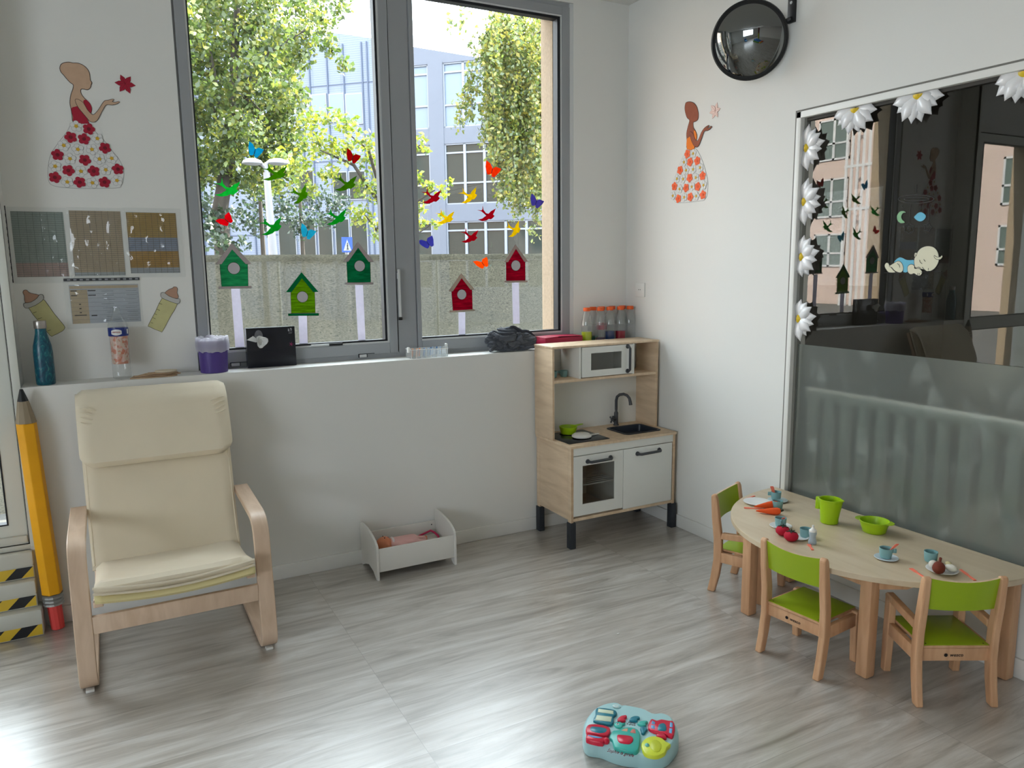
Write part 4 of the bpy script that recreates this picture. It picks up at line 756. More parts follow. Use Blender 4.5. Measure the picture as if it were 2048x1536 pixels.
# upper part
UY = -.2075
for x0, x1 in ((KX0+.001, KX0+.013), (KX1-.014, KX1-.002)):
    m = MB(); m.box(x0, x1, UY, KY1, .5655, 1.066, BIRCH, .0008); m.box(x0+.003, x0+.0045, UY-.0004, UY, .566, 1.066, PLYE); m.build('upper_side_panel', t)
m = MB(); m.box(KX0-.002, KX1+.001, UY-.004, KY1, 1.066, 1.078, BIRCHX, .002); m.build('top_panel', t)
m = MB(); m.box(KX0+.013, KX1-.014, UY+.002, KY1, .877, .892, BIRCHX, .001); m.build('shelf', t)
m = MB(); m.box(KX0+.013, KX1-.014, KY1-.005, KY1, .566, .877, WHITE); m.build('splash_back', t)
for x0 in (-.570, -.208):
    m = MB(); m.box(x0, x0+.012, UY+.002, KY1, .892, 1.066, WHITE, .0008); m.build('divider', t)
m = MB(); m.box(-.558, -.208, KY1-.004, KY1, .892, 1.066, WHITE); m.build('microwave_back', t)
od = door(-.553, -.211, .897, 1.063, UY-.002, (-.495, -.287, .933, 1.028), 'microwave_door'); handle((-.247, UY-.002, .912), (-.247, UY-.002, 1.052), .024, od, .007)
# hob, sink, tap
m = MB(); m.box(-.716, -.452, -.332, -.06, .5655, .569, mat('black_hob', (34, 38, 42), .25), .003); o = m.build('hob', t)
for c in ((-.6, -.13), (-.6, -.26)):
    m = MB(); m.lathe([(.045, 0), (.045, .0005), (.042, .0006), (.042, 0)], DG, c=(c[0], c[1], .569), n=32, smooth=False); m.build('burner_ring', o)
m = MB(); SK_ = mat('black_sink_plastic', (36, 42, 52), .4); rg = [(0, .5656), (0, .5688), (.004, .5702), (.012, .5700), (.016, .567), (.022, .53), (.034, .522)]; vs = []; fs = []
for k, (d_, z) in enumerate(rg): vs += [(x, y, z) for x, y in rrect(-.324+d_, -.068-d_, -.312+d_, -.100-d_, max(.006, .030-d_*.6))]
for k in range(len(rg)-1):
    for i in range(n): j = (i+1) % n; fs.append([k*n+i, k*n+j, (k+1)*n+j, (k+1)*n+i])
fs.append([(len(rg)-1)*n+i for i in range(n)]); m.add(vs, fs, SK_, True); m.build('sink', t)
m = MB(); m.lathe([(.017, 0), (.017, .006), (.013, .010), (.012, .05), (.0125, .075), (.008, .085), (.0075, .10)], DG, c=(-.213, -.058, .5655), n=24)
m.tube([(-.213, -.058, .66), (-.213, -.058, .715), (-.211, -.064, .738), (-.203, -.078, .752), (-.19, -.098, .757), (-.177, -.116, .75), (-.170, -.128, .735), (-.167, -.134, .712), (-.166, -.136, .695)], [.0085]*7+[.0095, .0105], DG, 14); tp = m.build('tap', t)
m = MB(); c = Vector((-.213, -.058, .605)); m.tube([c, c+Vector((-.035, -.012, .002))], .009, DG, 12); q = c+Vector((-.038, -.013, .002))
for a in range(4): d = Vector((0, math.cos(a*PI/2+.5), math.sin(a*PI/2+.5))); m.tube([q, q+d*.020], .0045, DG, 8); m.ball(q+d*.020, .006, DG, 10)
m.ball(q, .009, DG, 12); m.build('tap_cross_handle', tp)
# pots, cups in the kitchen
LIME = mat('lime_plastic', (160, 196, 20), .35); LIMEI = LIME; WPL = mat('white_plastic', (232, 230, 224), .4); CUPM = mat('grey_blue_plastic', (122, 164, 166), .45)
def pan(name, label, c, r, h, mt, hd, hl, cat, rz):
    t = thing(name, label, cat, c, rz); m = LB(); m.lathe([(r*.72, 0), (r*.80, .002), (r*.94, h*.7), (r, h), (r-.003, h), (r*.9, h*.68), (r*.74, .005), (0, .004)], mt); m.build('pan_bowl', t)
    m = LB(); m.box(r*.95, r+hl, -.008, .008, h-.007, h-.001, mt, .002); m.build('handle', t); return t
pan('toy_saucepan', 'lime green toy saucepan on the hob of the play kitchen', (-.585, -.115, .569), .052, .042, LIME, 0, .065, 'toy pan', .25)
t = thing('toy_frying_pan', 'white toy frying pan upside down at the front of the hob', 'toy pan', (-.573, -.235, .569), .12); m = LB(); m.lathe([(.046, 0), (.055, .006), (.054, .014), (.042, .022), (.02, .0235), (0, .024)], WPL); m.build('pan_bowl', t); m = LB(); m.box(.05, .125, -.007, .007, .001, .008, WPL, .002); m.build('handle', t)
def cup(label, c, rz=0, group=None, handle=True, s=1):
    t = thing('toy_cup', label, 'toy cup', c, rz, group); m = LB(); m.lathe([(.0165*s, 0), (.019*s, .001), (.0215*s, .012*s), (.0235*s, .038*s), (.0220*s, .038*s), (.020*s, .012*s), (.017*s, .003), (0, .003)], CUPM, n=24); m.build('cup_bowl', t)
    if handle: m = LB(); m.box(.021*s, .037*s, -.003, .003, .019*s, .036*s, CUPM, .002); m.build('handle', t)
    return t
cup('grey-blue toy cup on the left compartment shelf of the play kitchen, nearer the divider', (-.598, -.09, .892), 2.4, s=.95); cup('grey-blue toy cup half hidden behind the left side panel of the kitchen shelf', (-.663, -.085, .892), 2.0, s=.95)
# ================================================================== HALF-ROUND TABLE
t = thing('childrens_table', 'half-round pale wooden children\'s table against the inside window', 'table', (-.3, -1.735, 0))
TZ = .422; TC = (-.042, -1.7055); TR_ = .607; TOP = wood('table_top_laminate', (198, 178, 148), (208, 190, 162), (18, 3, 18), .32)
out = [(-.006, TC[1]-TR_)]+[(TC[0]-TR_*math.cos(a), TC[1]+TR_*math.sin(a)) for a in [(-PI/2)+PI*k/48 for k in range(49)]]+[(-.006, TC[1]+TR_)]
m = MB(); m.prism([(x, y, TZ-.022) for x, y in out], (0, 0, .022), TOP); m.build('table_top', t, .0025)
LG = ((-.472, -1.402), (-.474, -1.982), (-.045, -2.235), (-.045, -1.24))
for x, y in LG: m = MB(); m.box(x-.025, x+.025, y-.025, y+.025, 0, TZ-.022, BEECH, .008, seg=2); m.build('leg', t)
def apron(a, b, name='apron'):
    a = Vector(a+(0,)); b = Vector(b+(0,)); d = (b-a).normalized(); n = Vector((-d.y, d.x, 0))*.011; L = (b-a).length; prof = [(0, TZ-.022), (L, TZ-.022), (L, TZ-.08), (L*.78, TZ-.08), (L*.66, TZ-.06), (L*.34, TZ-.06), (L*.22, TZ-.08), (0, TZ-.08)]
    m = MB(); m.prism([a+d*s+Vector((0, 0, z))-n for s, z in prof], n*2, BEECH); m.build(name, t, .001)
apron((-.472, -1.427), (-.474, -1.957)); apron((-.455, -2.0), (-.07, -2.225)); apron((-.455, -1.385), (-.07, -1.25)); apron((-.045, -2.21), (-.045, -1.265))
# ---- children's chairs; own axes: front = +x, back = -x
def kid_chair(label, loc, deg, arms, group='children\'s chairs round the half-round table'):
    t = thing('childrens_chair', label, 'chair', loc, math.radians(deg), group); hw = .14; wt = .026
    for s in (-1, 1):
        y0 = s*hw-(wt if s > 0 else 0); m = LB()
        lw = [(-.135, 0), (-.100, 0), (-.080, .08), (-.068, .16), (-.070, .26), (-.085, .36), (-.099, .450), (-.106, .465), (-.118, .468), (-.128, .458), (-.122, .36), (-.110, .26), (-.108, .16), (-.120, .07)]
        m.prism([(a, y0, b) for a, b in lw], (0, wt, 0), BEECH); o = m.build('back_leg', t, .006)
        m = LB(); m.lathe([(0, .001), (.003, 0)], INK, M=Matrix.Translation((-.124, y0+wt/2, .41)) @ Matrix.Rotation(-PI/2, 4, 'Y'), n=10); m.build('screw_cap', o)
        m = LB(); zt = .30 if arms else .205; fl = [(.102, 0), (.132, 0), (.134, .12), (.130, zt-.01), (.124, zt), (.098, zt), (.092, zt-.01), (.094, .12)]; m.prism([(a, y0, b) for a, b in fl], (0, wt, 0), BEECH); m.build('front_leg', t, .004)
        m = LB(); m.box(-.08, .10, s*(hw-.003)-(.018 if s > 0 else 0), s*(hw-.003)+(0 if s > 0 else .018), .15, .198, BEECH, .002); m.build('side_rail', t)
        if arms: m = LB(); m.prism([(-.075, y0, .262), (-.07, y0, .292), (.12, y0, .306), (.132, y0, .298), (.132, y0, .286), (.09, y0, .276)], (0, wt, 0), BEECH); m.build('armrest', t, .004)
    m = LB(); m.box(-.092, -.074, -hw+.012, hw-.012, .15, .196, BEECH, .002); rl = m.build('back_rail', t); m = LB(); m.box(.10, .118, -hw+.026, hw-.026, .15, .198, BEECH, .002); m.build('front_rail', t)
    m = LB(); m.box(-.098, .128, -hw+.026, hw-.026, .199, .209, BEECH, .002); m.box(-.096, .126, -hw+.027, hw-.027, .2092, .211, GREEN, .0005); 
    for s in (-1, 1): m.box(-.088, -.083, s*.098-.002, s*.098+.002, .2108, .2113, INK)
    m.build('seat', t)
    n = 12; vs = []; fs = []
    for side, off in ((0, 0), (1, .009)):
        for i in range(n+1):
            u = -1+2*i/n; y = u*(hw-.02); x = -.100-.018*(1-u*u)+off
            for z in (.345, .462-.010*(1-u*u)): vs.append((x-(z-.345)*.16, y, z))
    N2 = 2*(n+1)
    for i in range(n): a = 2*i; fs += [[a, a+1, a+3, a+2], [N2+a, N2+a+2, N2+a+3, N2+a+1]]
    fe = [[2*i+1, N2+2*i+1, N2+2*i+3, 2*i+3] for i in range(n)]+[[2*i, 2*i+2, N2+2*i+2, N2+2*i] for i in range(n)]+[[0, N2, N2+1, 1], [2*n, 2*n+1, N2+2*n+1, N2+2*n]]
    m = LB(); m.add(vs, fs, GREEN, True); m.add(vs, fe, BEECHP); m.build('backrest', t)
    Mt = Matrix.Translation((-.0935, 0, .172)) @ Matrix.Rotation(-PI/2, 4, 'Z') @ Matrix.Rotation(PI/2, 4, 'X')
    text('maker_lettering', 'wesco', .018, Mt @ Matrix.Translation((.006, 0, 0)), INK, t, .0004, .2)
    m = LB(); Ml = Mt @ Matrix.Translation((-.030, 0, 0)); m.lathe([(.0062, -.0002), (.0062, .0006), (.0048, .0006), (.0048, -.0002)], INK, M=Ml, n=20, smooth=False)
    for dx in (-.0022, .0012): m.prism([Ml @ Vector((dx-.0008, -.003, -.0002)), Ml @ Vector((dx+.0008, -.003, -.0002)), Ml @ Vector((dx+.0016, .003, -.0002)), Ml @ Vector((dx, .003, -.0002))], Ml.to_3x3() @ Vector((0, 0, .0008)), INK)
    m.build('maker_emblem', t); return t
kid_chair('armless lime-green and beech children\'s chair at the left front of the table', (-.545, -1.779, 0), 6, False, None)
kid_chair('lime-green and beech children\'s armchair at the right front of the table', (-.318, -2.158, 0), 61, True, None)
kid_chair('lime-green and beech children\'s armchair at the far left end of the table', (-.285, -1.205, 0), -68, True, None)
# ---- things on the table (placed on a plane .44 high, then set down on the real top)
BEFORE = set(o.name for o in COL.objects)
TT = .4402
PLT = mat('white_toy_porcelain', (226, 226, 224), .35); CORAL = mat('coral_plastic', (246, 128, 104), .45)
def plate(label, c, r=.056): t = thing('toy_plate', label, 'toy plate', (c[0], c[1], TT)); m = LB(); m.lathe([(r*.6, 0), (r*.66, .001), (r*.96, .007), (r, .009), (r*.97, .0095), (r*.66, .003), (r*.3, .0025), (0, .0025)], PLT, n=36); m.build('plate_dish', t); return t
def saucer(label, c, r=.04, mt=None): t = thing('toy_saucer', label, 'toy saucer', (c[0], c[1], TT)); m = LB(); m.lathe([(r*.5, 0), (r*.6, .001), (r, .006), (r*.97, .007), (r*.55, .0025), (0, .0025)], mt or PLT, n=30); m.build('saucer_dish', t); return t
plate('empty white toy plate at the far left of the table', (-.318, -1.282), .062)
plate('white toy plate carrying the toy drumstick', (-.34, -2.158), .052)
m = plate('small white toy plate partly under the two toy tomatoes', (-.512, -1.69), .036)
saucer('pale saucer under the farthest toy cup with a spoon', (-.215, -1.305), .045, mat('pale_blue_plastic', (196, 212, 214), .4)); saucer('white saucer under the toy cup behind the red tomatoes', (-.468, -1.556), .045); saucer('white saucer under the toy cup on the right half of the table', (-.402, -1.988), .042, mat('light_blue_plastic', (204, 214, 220), .4))
cup('toy cup with an upright coral spoon, farthest on the table', (-.212, -1.292, TT+.003), 2.5); cup('empty toy cup beside the carrots', (-.300, -1.383, TT), 1.2, handle=False)
cup('toy cup with a coral spoon on a white saucer behind the tomatoes', (-.472, -1.558, TT+.003), 3.9); cup('empty toy cup beside the small baby bottle', (-.478, -1.69, TT), 1, handle=False, s=.98)
cup('toy cup with a slanting coral spoon on the right half of the table', (-.402, -1.985, TT+.003), -.65); cup('empty toy cup behind the drumstick plate', (-.288, -2.082, TT), 1, handle=False)
def spoon(label, a, b, w1=.006, w2=.003):
    a = Vector(a); b = Vector(b); d = (b-a).normalized(); n = d.cross(Vector((.6, .8, 0))).normalized()
    if n.length < .1: n = Vector((1, 0, 0))
    k = Vector((RT.x, RT.y, 0)).normalized(); m = MB(); m.prism([a-k*w2, a+k*w2, b+k*w1-d*.004, b+k*(w1-.002), b-k*(w1-.002), b-k*w1-d*.004], Vector((-k.y, k.x, 0))*.0025, CORAL); tag(m.build('toy_spoon', None, .0008), label, 'toy spoon')
spoon('coral toy spoon standing upright in the farthest cup', (-.214, -1.290, TT+.012), (-.226, -1.278, TT+.065), .0085, .005)
spoon('coral toy spoon in the cup behind the tomatoes', (-.472, -1.556, TT+.01), (-.462, -1.566, TT+.042), .007, .004)
spoon('coral toy spoon leaning right in the cup on the right half of the table', (-.405, -1.985, TT+.012), (-.376, -2.012, TT+.06), .007, .0035)
def flat(label, name, a, b, kind, cat):
    a = Vector((a[0], a[1], 0)); b = Vector((b[0], b[1], 0)); d = b-a; L = d.length; d.normalize(); n = Vector((-d.y, d.x, 0)); P = lambda s, w: a+d*L*s+n*w+Vector((0, 0, TT)); m = MB()
    if kind == 'knife': q = [(0, .004), (.42, .006), (.55, .0035), (1, .005)]
    else: q = [(.30, .007), (.42, .003), (1, .005)]
    m.prism([P(s, w) for s, w in q]+[P(s, -w) for s, w in q[::-1]], (0, 0, .003), CORAL)
    if kind == 'fork':
        for k in (-1, 0, 1): m.prism([P(0, k*.0052+.0014), P(.31, k*.0052+.0014), P(.31, k*.0052-.0014), P(0, k*.0052-.0014)], (0, 0, .003), CORAL)
    tag(m.build(name, None, .0006), label, cat)
flat('coral toy fork left of the drumstick plate', 'toy_fork', (-.411, -2.09), (-.447, -2.172), 'fork', 'toy fork'); flat('coral toy knife right of the drumstick plate', 'toy_knife', (-.271, -2.181), (-.32, -2.262), 'knife', 'toy knife')
flat('coral toy fork between the empty plate and the carrots', 'toy_fork', (-.42, -1.303), (-.36, -1.355), 'fork', 'toy fork'); flat('coral toy knife behind the empty plate at the table end', 'toy_knife', (-.33, -1.215), (-.25, -1.20), 'knife', 'toy knife'); flat('coral toy fork beside the tomatoes, behind the armless chair', 'toy_fork', (-.53, -1.75), (-.566, -1.80), 'fork', 'toy fork')
FELTO = mat('orange_felt', (226, 84, 30), .85, bump=.001, bscale=700); FELTR = mat('crimson_felt', (178, 16, 46), .85, bump=.0015, bscale=700); FELTD = mat('dark_green_felt', (44, 52, 40), .9)
for a, b, lab in (((-.39, -1.333, TT+.010), (-.286, -1.374, TT+.018), 'orange felt toy carrot behind the other one, touching the plate'), ((-.425, -1.378, TT+.010), (-.352, -1.452, TT+.017), 'orange felt toy carrot in front of the other one')):
    t = thing('toy_carrot', lab, 'toy carrot', a); a = Vector(a); b = Vector(b); m = MB(); m.tube([a.lerp(b, s) for s in (0, .15, .35, .6, .85, .97, 1)], [.002, .006, .010, .0145, .016, .012, .004], FELTO, 14); m.build('carrot_root', t); m = MB(); m.tube([b, b+(b-a).normalized()*.010+Vector((0, 0, .006))], .004, FELTD, 8); m.build('leaf_stub', t)
for c, lab in (((-.536, -1.628), 'crimson felt toy tomato, the left one of the two'), ((-.556, -1.688), 'crimson felt toy tomato, the right one lying on the plate edge')):
    t = thing('toy_tomato', lab, 'toy tomato', (c[0], c[1], TT)); m = LB(); m.lathe([(0, 0), (.017, .002), (.027, .012), (.028, .022), (.022, .033), (.01, .038), (0, .036)], FELTR, n=24); m.build('tomato_body', t)
    m = LB()
    for k in range(5): a = k*2*PI/5; m.prism([(0, 0, .0365), (.009*math.cos(a-.5), .009*math.sin(a-.5), .038), (.021*math.cos(a), .021*math.sin(a), .0365), (.009*math.cos(a+.5), .009*math.sin(a+.5), .038)], (0, 0, .002), FELTD)
    m.tube([(0, 0, .037), (.003, .002, .046)], .002, FELTD, 6); m.build('stalk_leaves', t)
t = thing('toy_baby_bottle', 'small pale blue toy baby bottle with a white teat on the table', 'toy bottle', (-.512, -1.752, TT)); m = LB(); m.lathe([(.014, 0), (.0155, .002), (.0155, .012), (.012, .022), (.012, .032), (.015, .042), (.014, .05), (0, .051)], mat('pale_blue_bottle', (166, 180, 188), .35)); m.build('bottle_body', t)
m = LB(); m.lathe([(.0145, .050), (.0145, .056), (.006, .062), (.004, .070), (.005, .074), (0, .078)], WPL); m.build('teat', t)
t = thing('toy_drumstick', 'brown felt toy drumstick lying on the white plate', 'toy food', (-.362, -2.165, TT)); m = MB(); FB = mat('brown_felt', (112, 48, 32), .9, bump=.001, bscale=700); d = Vector((.6, .33, 0)).normalized(); c = Vector((-.372, -2.166, TT+.024))
m.tube([c-d*.034, c-d*.026, c-d*.01, c+d*.010, c+d*.026, c+d*.034], [.004, .015, .0205, .019, .011, .005], FB, 16); m.build('meat', t); m = MB(); m.tube([c+d*.030, c+d*.05+Vector((0, 0, .008)), c+d*.064+Vector((0, 0, .012))], [.004, .0042, .005], FB, 8); m.build('bone', t)
t = thing('toy_egg', 'white and pale yellow felt toy food beside the drumstick', 'toy food', (-.335, -2.165, TT)); m = MB(); m.ball((-.345, -2.128, TT+.018), (.017, .015, .013), mat('white_felt', (222, 216, 204), .9)); m.ball((-.325, -2.18, TT+.018), (.017, .022, .012), mat('white_felt', (222, 216, 204), .9)); m.ball((-.318, -2.166, TT+.027), (.010, .012, .008), mat('pale_yellow_felt', (196, 184, 140), .9)); m.build('felt_piece', t)
# jug and bowl
t = thing('toy_jug', 'lime green plastic toy jug with a square handle on the table', 'toy jug', (-.255, -1.618, TT), 1.95); m = LB(); prof = [(.033, 0), (.036, .003), (.0365, .02), (.043, .098), (.0455, .1), (.0455, .104), (.041, .104), (.0345, .02), (.032, .005), (0, .005)]; m.lathe(prof, LIME, n=40)
for i, v in enumerate(m.v):
    x, y, z = v
    if z > .085 and x < -.02 and abs(y) < .02: m.v[i] = (x-(.012*(1-abs(y)/.02)*(z-.085)/.019), y, z)
m.build('jug_body', t); m = LB(); m.box(.040, .058, -.010, .010, .052, .104, LIME, .003); m.build('handle', t)
t = thing('toy_bowl', 'lime green plastic toy bowl with two lugs on the table', 'toy bowl', (-.193, -1.782, TT), 1.9); m = LB(); m.lathe([(.040, 0), (.044, .003), (.052, .03), (.057, .046), (.059, .048), (.055, .049), (.048, .028), (.040, .006), (0, .005)], LIME, n=40); m.build('bowl_body', t)
for s in (-1, 1): m = LB(); m.prism([(s*.054, -.028, .0455), (s*.072, -.014, .0455), (s*.076, 0, .0455), (s*.072, .014, .0455), (s*.054, .028, .0455)], (0, 0, .003), LIME); m.build('lug', t)
bpy.context.view_layer.update()
for o in list(COL.objects):
    if o.name in BEFORE or o.parent: continue
    c = o.location.copy() if o.type == 'EMPTY' else sum((Vector(b) for b in o.bound_box), Vector())/8
    d = (c-CAM)*.0168; inv = o.matrix_basis.copy(); o.location += Vector((d.x, d.y, -.018))
# ================================================================== ACTIVITY TOY ON THE FLOOR
CT = Crop(1140, 1390, 8.533); HT = .058
t = thing('activity_table_toy', 'pale turquoise plastic activity toy with red, teal and yellow buttons on the floor', 'activity toy', (-1.5, -1.9, 0))
o2 = []
for a, b, z in ((238,960,.008),(300,1015,.008),(400,1040,.008),(500,1052,.008),(610,1105,.006),(720,1150,.006),(850,1190,.006),(1000,1218,.006),(1150,1230,.006),(1250,1262,.006),(1400,1275,.006),(1560,1240,.008),(1700,1140,.012),(1800,980,.02),(1852,820,.03),(1850,680,.038),(1800,520,.046),(1740,410,.048),(1660,350,.05),(1560,322,.05),(1470,330,.05),(1400,372,.04),(1290,330,.036),(1150,290,.036),(1000,262,.036),(930,250,.036),(890,190,.05),(830,155,.05),(740,142,.05),(620,160,.05),(510,200,.05),(420,260,.048),(340,360,.044),(270,480,.038),(228,620,.03),(214,780,.02)):
    u, v = CT([(a, b)])[0]; p = at(u, v, 2, z); o2.append((p.x, p.y))
o2 = [tuple(x)[:2] for x in smoothpoly([Vector((a, b, 0)) for a, b in o2], 2)]
def dome(mb, q, levels, m):
    n = len(q); vs = []; fs = []
    for off, z in levels:
        for p in offset2(q, off): vs.append((p[0], p[1], z))
    for k in range(len(levels)-1):
        for i in range(n): fs.append([k*n+i, k*n+(i+1) % n, (k+1)*n+(i+1) % n, (k+1)*n+i])
    fs.append([(len(levels)-1)*n+i for i in range(n)]); fs.append(list(range(n))[::-1]); mb.add(vs, fs, m, True)
TQ = mat('pale_turquoise_plastic', (168, 208, 212), .3); TEAL = mat('teal_plastic', (60, 176, 164), .3); TEALD = mat('petrol_plastic', (24, 120, 140), .3); TRD = mat('red_plastic', (206, 30, 62), .3); TYE = mat('lime_yellow_plastic', (206, 218, 60), .3); TBL = mat('light_blue_sticker', (110, 168, 214), .4); CRM2 = mat('cream_sticker', (206, 218, 190), .5)
m = MB(); dome(m, o2, [(-.003, .001), (0, .006), (0, .040), (-.0015, .049), (-.004, .0545), (-.008, .0572), (-.011, HT)], TQ); m.build('toy_body', t)
def TW(p, z=HT, n=2):
    p = [tuple(x)[:2] for x in smoothpoly([Vector((a, b, 0)) for a, b in p], n)] if n else p
    return [tuple(to2(at(u, v, 2, z), 2)) for u, v in CT(p)]
def knob(name, p, h, mt, z=HT, n=2, par=None, lab=None):
    q = TW(p, z+h, n); m = MB(); dome(m, q, [(0, z-.004), (0, z+h*.6), (-.0012, z+h*.9), (-.003, z+h)], mt); return tag(m.build(name, par or t), lab)
m = MB(); q = [at(*CT([pp])[0], 2, .05) for pp in ((900, 262), (1000, 262), (1120, 288), (1240, 318), (1340, 352), (1420, 392))]; m.tube(q, .007, TQ, 10); m.build('carry_handle', t)
q = TW([(720, 185), (780, 160), (850, 180), (865, 215), (820, 235), (750, 225)], HT); m = MB(); dome(m, q, [(0, HT-.003), (0, HT+.002), (-.004, HT+.004)], TQ); m.build('rear_dial', t)
m = MB(); c = Vector(TW([(780, 185)], HT+.004, 0)[0]); 
for rr in (.004, .008): m.lathe([(rr, .0), (rr, .0012), (rr+.0013, .0012), (rr+.0013, 0)], WHITE, c=(c.x, c.y, HT+.003), n=24)
m.build('dial_rings', t)
o = knob('picture_book', [(398, 430), (435, 335), (440, 235), (500, 210), (700, 235), (790, 265), (795, 320), (740, 365), (745, 450), (690, 505), (560, 480)], .008, TEALD)
knob('book_page', [(480, 225), (745, 262), (745, 320), (470, 285)], .010, CRM2, par=o, n=0); knob('book_page', [(425, 420), (455, 335), (720, 365), (700, 450)], .010, CRM2, par=o, n=0)
o = knob('red_ring', [(268, 570), (300, 510), (380, 488), (560, 505), (670, 545), (690, 600), (650, 680), (560, 690), (400, 665), (290, 640)], .010, TRD); knob('ring_well', [(330, 585), (370, 530), (560, 545), (640, 580), (610, 640), (500, 655), (370, 625)], .0105, TEALD, par=o)
o = knob('red_roller', [(275, 690), (310, 660), (560, 710), (600, 730), (560, 800), (400, 775), (285, 740)], .012, TRD); knob('roller_stripe', [(305, 690), (330, 672), (540, 712), (540, 730), (430, 730)], .0135, TBL, par=o)
m = MB(); c = TW([(620, 765)], HT+.01, 0)[0]; m.ball((c[0], c[1], HT+.006), .0105, TRD, 16); m.build('red_ball', t)
o = knob('fish_button', [(750, 485), (790, 455), (860, 455), (900, 475), (940, 458), (935, 490), (895, 510), (890, 545), (850, 550), (780, 535)], .006, TEAL)
m = MB(); c = TW([(815, 495)], HT+.006, 0)[0]; m.lathe([(.0045, 0), (.0045, .001), (.003, .001)], WHITE, c=(c[0], c[1], HT+.0058), n=16); m.ball((c[0], c[1], HT+.0068), .002, INK, 8); m.build('fish_eye', o)
for nm, p, mt in (('red_bird_button', [(810, 425), (825, 380), (880, 345), (960, 335), (970, 370), (930, 395), (950, 425), (900, 440)], TRD), ('blue_bird_button', [(1012, 420), (1040, 375), (1110, 350), (1185, 360), (1185, 390), (1150, 400), (1150, 435), (1080, 440)], TEALD), ('green_bird_button', [(1150, 480), (1200, 440), (1300, 428), (1330, 450), (1290, 475), (1300, 510), (1220, 512)], TEAL), ('blue_clover_button', [(1200, 570), (1215, 530), (1260, 530), (1300, 540), (1325, 580), (1300, 605), (1280, 640), (1250, 655), (1220, 640), (1215, 605)], TEALD)): knob(nm, p, .007, mt)
o = knob('door_panel', [(720, 760), (670, 720), (700, 650), (740, 600), (830, 590), (900, 548), (1050, 545), (1160, 585), (1200, 680), (1190, 800), (1170, 920), (1080, 960), (900, 925), (760, 880)], .010, TEAL)
knob('red_door', [(800, 680), (860, 668), (1040, 690), (1085, 740), (1060, 800), (1000, 830), (860, 810), (810, 760)], .013, TRD, par=o); knob('picture_tile', [(860, 605), (920, 565), (1000, 565), (985, 630)], .0105, mat('peach_sticker', (206, 160, 130), .5), n=0, par=o); knob('picture_tile', [(1010, 640), (1060, 570), (1120, 580), (1130, 660)], .0105, mat('rose_sticker', (208, 120, 110), .5), n=0, par=o)
o = knob('red_window_frame', [(1335, 560), (1350, 450), (1400, 400), (1480, 430), (1560, 408), (1680, 430), (1760, 440), (1790, 520), (1780, 640), (1740, 712), (1620, 660), (1440, 620)], .009, TRD); knob('picture_drum', [(1490, 590), (1510, 500), (1580, 470), (1640, 500), (1650, 600), (1570, 612)], .0105, TEALD, par=o)
for p in ([(1385, 490), (1400, 425), (1460, 455), (1450, 500)], [(1378, 560), (1382, 505), (1450, 515), (1450, 580)], [(1695, 540), (1705, 455), (1760, 470), (1755, 550)], [(1685, 640), (1692, 560), (1755, 565), (1740, 650)]): knob('shutter_pane', p, .0105, TBL, n=0, par=o)
knob('red_knob', [(1470, 690), (1500, 640), (1590, 640), (1645, 690), (1640, 720), (1540, 715)], .010, TRD)
o = knob('yellow_wheel', [(1215, 860), (1240, 780), (1330, 715), (1440, 695), (1570, 730), (1640, 790), (1720, 830), (1660, 890), (1620, 980), (1500, 1035), (1380, 1030), (1270, 985)], .008, TYE)
m = MB(); c = TW([(1315, 850)], HT+.01, 0)[0]; m.ball((c[0], c[1], HT+.007), .0075, mat('turquoise_bead', (120, 190, 186), .2), 16); m.build('bead', o)
q = TW([(1400, 790), (1480, 770), (1560, 850), (1530, 960), (1440, 970), (1370, 880)], HT+.008); m = MB(); dome(m, q, [(0, HT+.004), (0, HT+.009), (-.002, HT+.0098)], mat('olive_yellow_plastic', (186, 196, 40), .35)); m.build('wheel_disc', o)
pa = at(*CT([(640, 945)])[0], 2, HT); pc = at(*CT([(1090, 1040)])[0], 2, HT); dx = (pc-pa); ang = math.atan2(dx.y, dx.x); cen = (pa+pc)/2
text('script_lettering', 'Sophie la girafe', .022, t.matrix_basis.inverted() @ Matrix.Translation((cen.x, cen.y+.0005, HT+.0006)) @ Matrix.Rotation(ang, 4, 'Z'), mat('dark_red_ink', (110, 50, 60), .6), t, .0004, .25, fit=dx.length)
cc = at(*CT([(1045, 490)])[0], 2, HT); text('small_lettering', 'Sophie\nla girafe', .0095, t.matrix_basis.inverted() @ Matrix.Translation((cc.x, cc.y, HT+.0003)) @ Matrix.Rotation(ang, 4, 'Z'), mat('dark_red_ink', (110, 50, 60), .6), t, .0003, .25, fit=.028)
# ================================================================== THINGS ON THE LEDGE
LZ = 1.0392
CLEAR = thin_glass('clear_pet_plastic', (.96, .97, .97), 1.5, .05, (.8, .8, .8), .03)
def liquidm(n, rgb): return mat(n, rgb, .15, tr=.25)
t = thing('drinking_bottle', 'teal metal drinking bottle with steel lid at the left end of the ledge', 'bottle', (-3.083, .058, LZ)); s = 1.04
BT_ = None
def tealm():
    m, nt, N = nodes('teal_jungle_print'); tc = N('TexCoord'); mp = N('Mapping', {0: tc.outputs['Object'], 'Scale': (38., 38., 20.)}); n = N('TexNoise', {0: mp.outputs[0], 'Scale': 1., 'Detail': 3., 'Distortion': 3.})
    cr = N('ValToRGB', {0: n.outputs[0]}); e = cr.color_ramp.elements; e[0].position = .3; e[0].color = lin((4, 52, 76)); e[1].position = .74; e[1].color = lin((126, 160, 134)); k = e.new(.5); k.color = lin((6, 78, 98)); k = e.new(.64); k.color = lin((20, 106, 116))
    b = N('BsdfPrincipled', {'Base Color': cr.outputs[0], 'Roughness': .3}); N('OutputMaterial', {0: b.outputs[0]}); return m
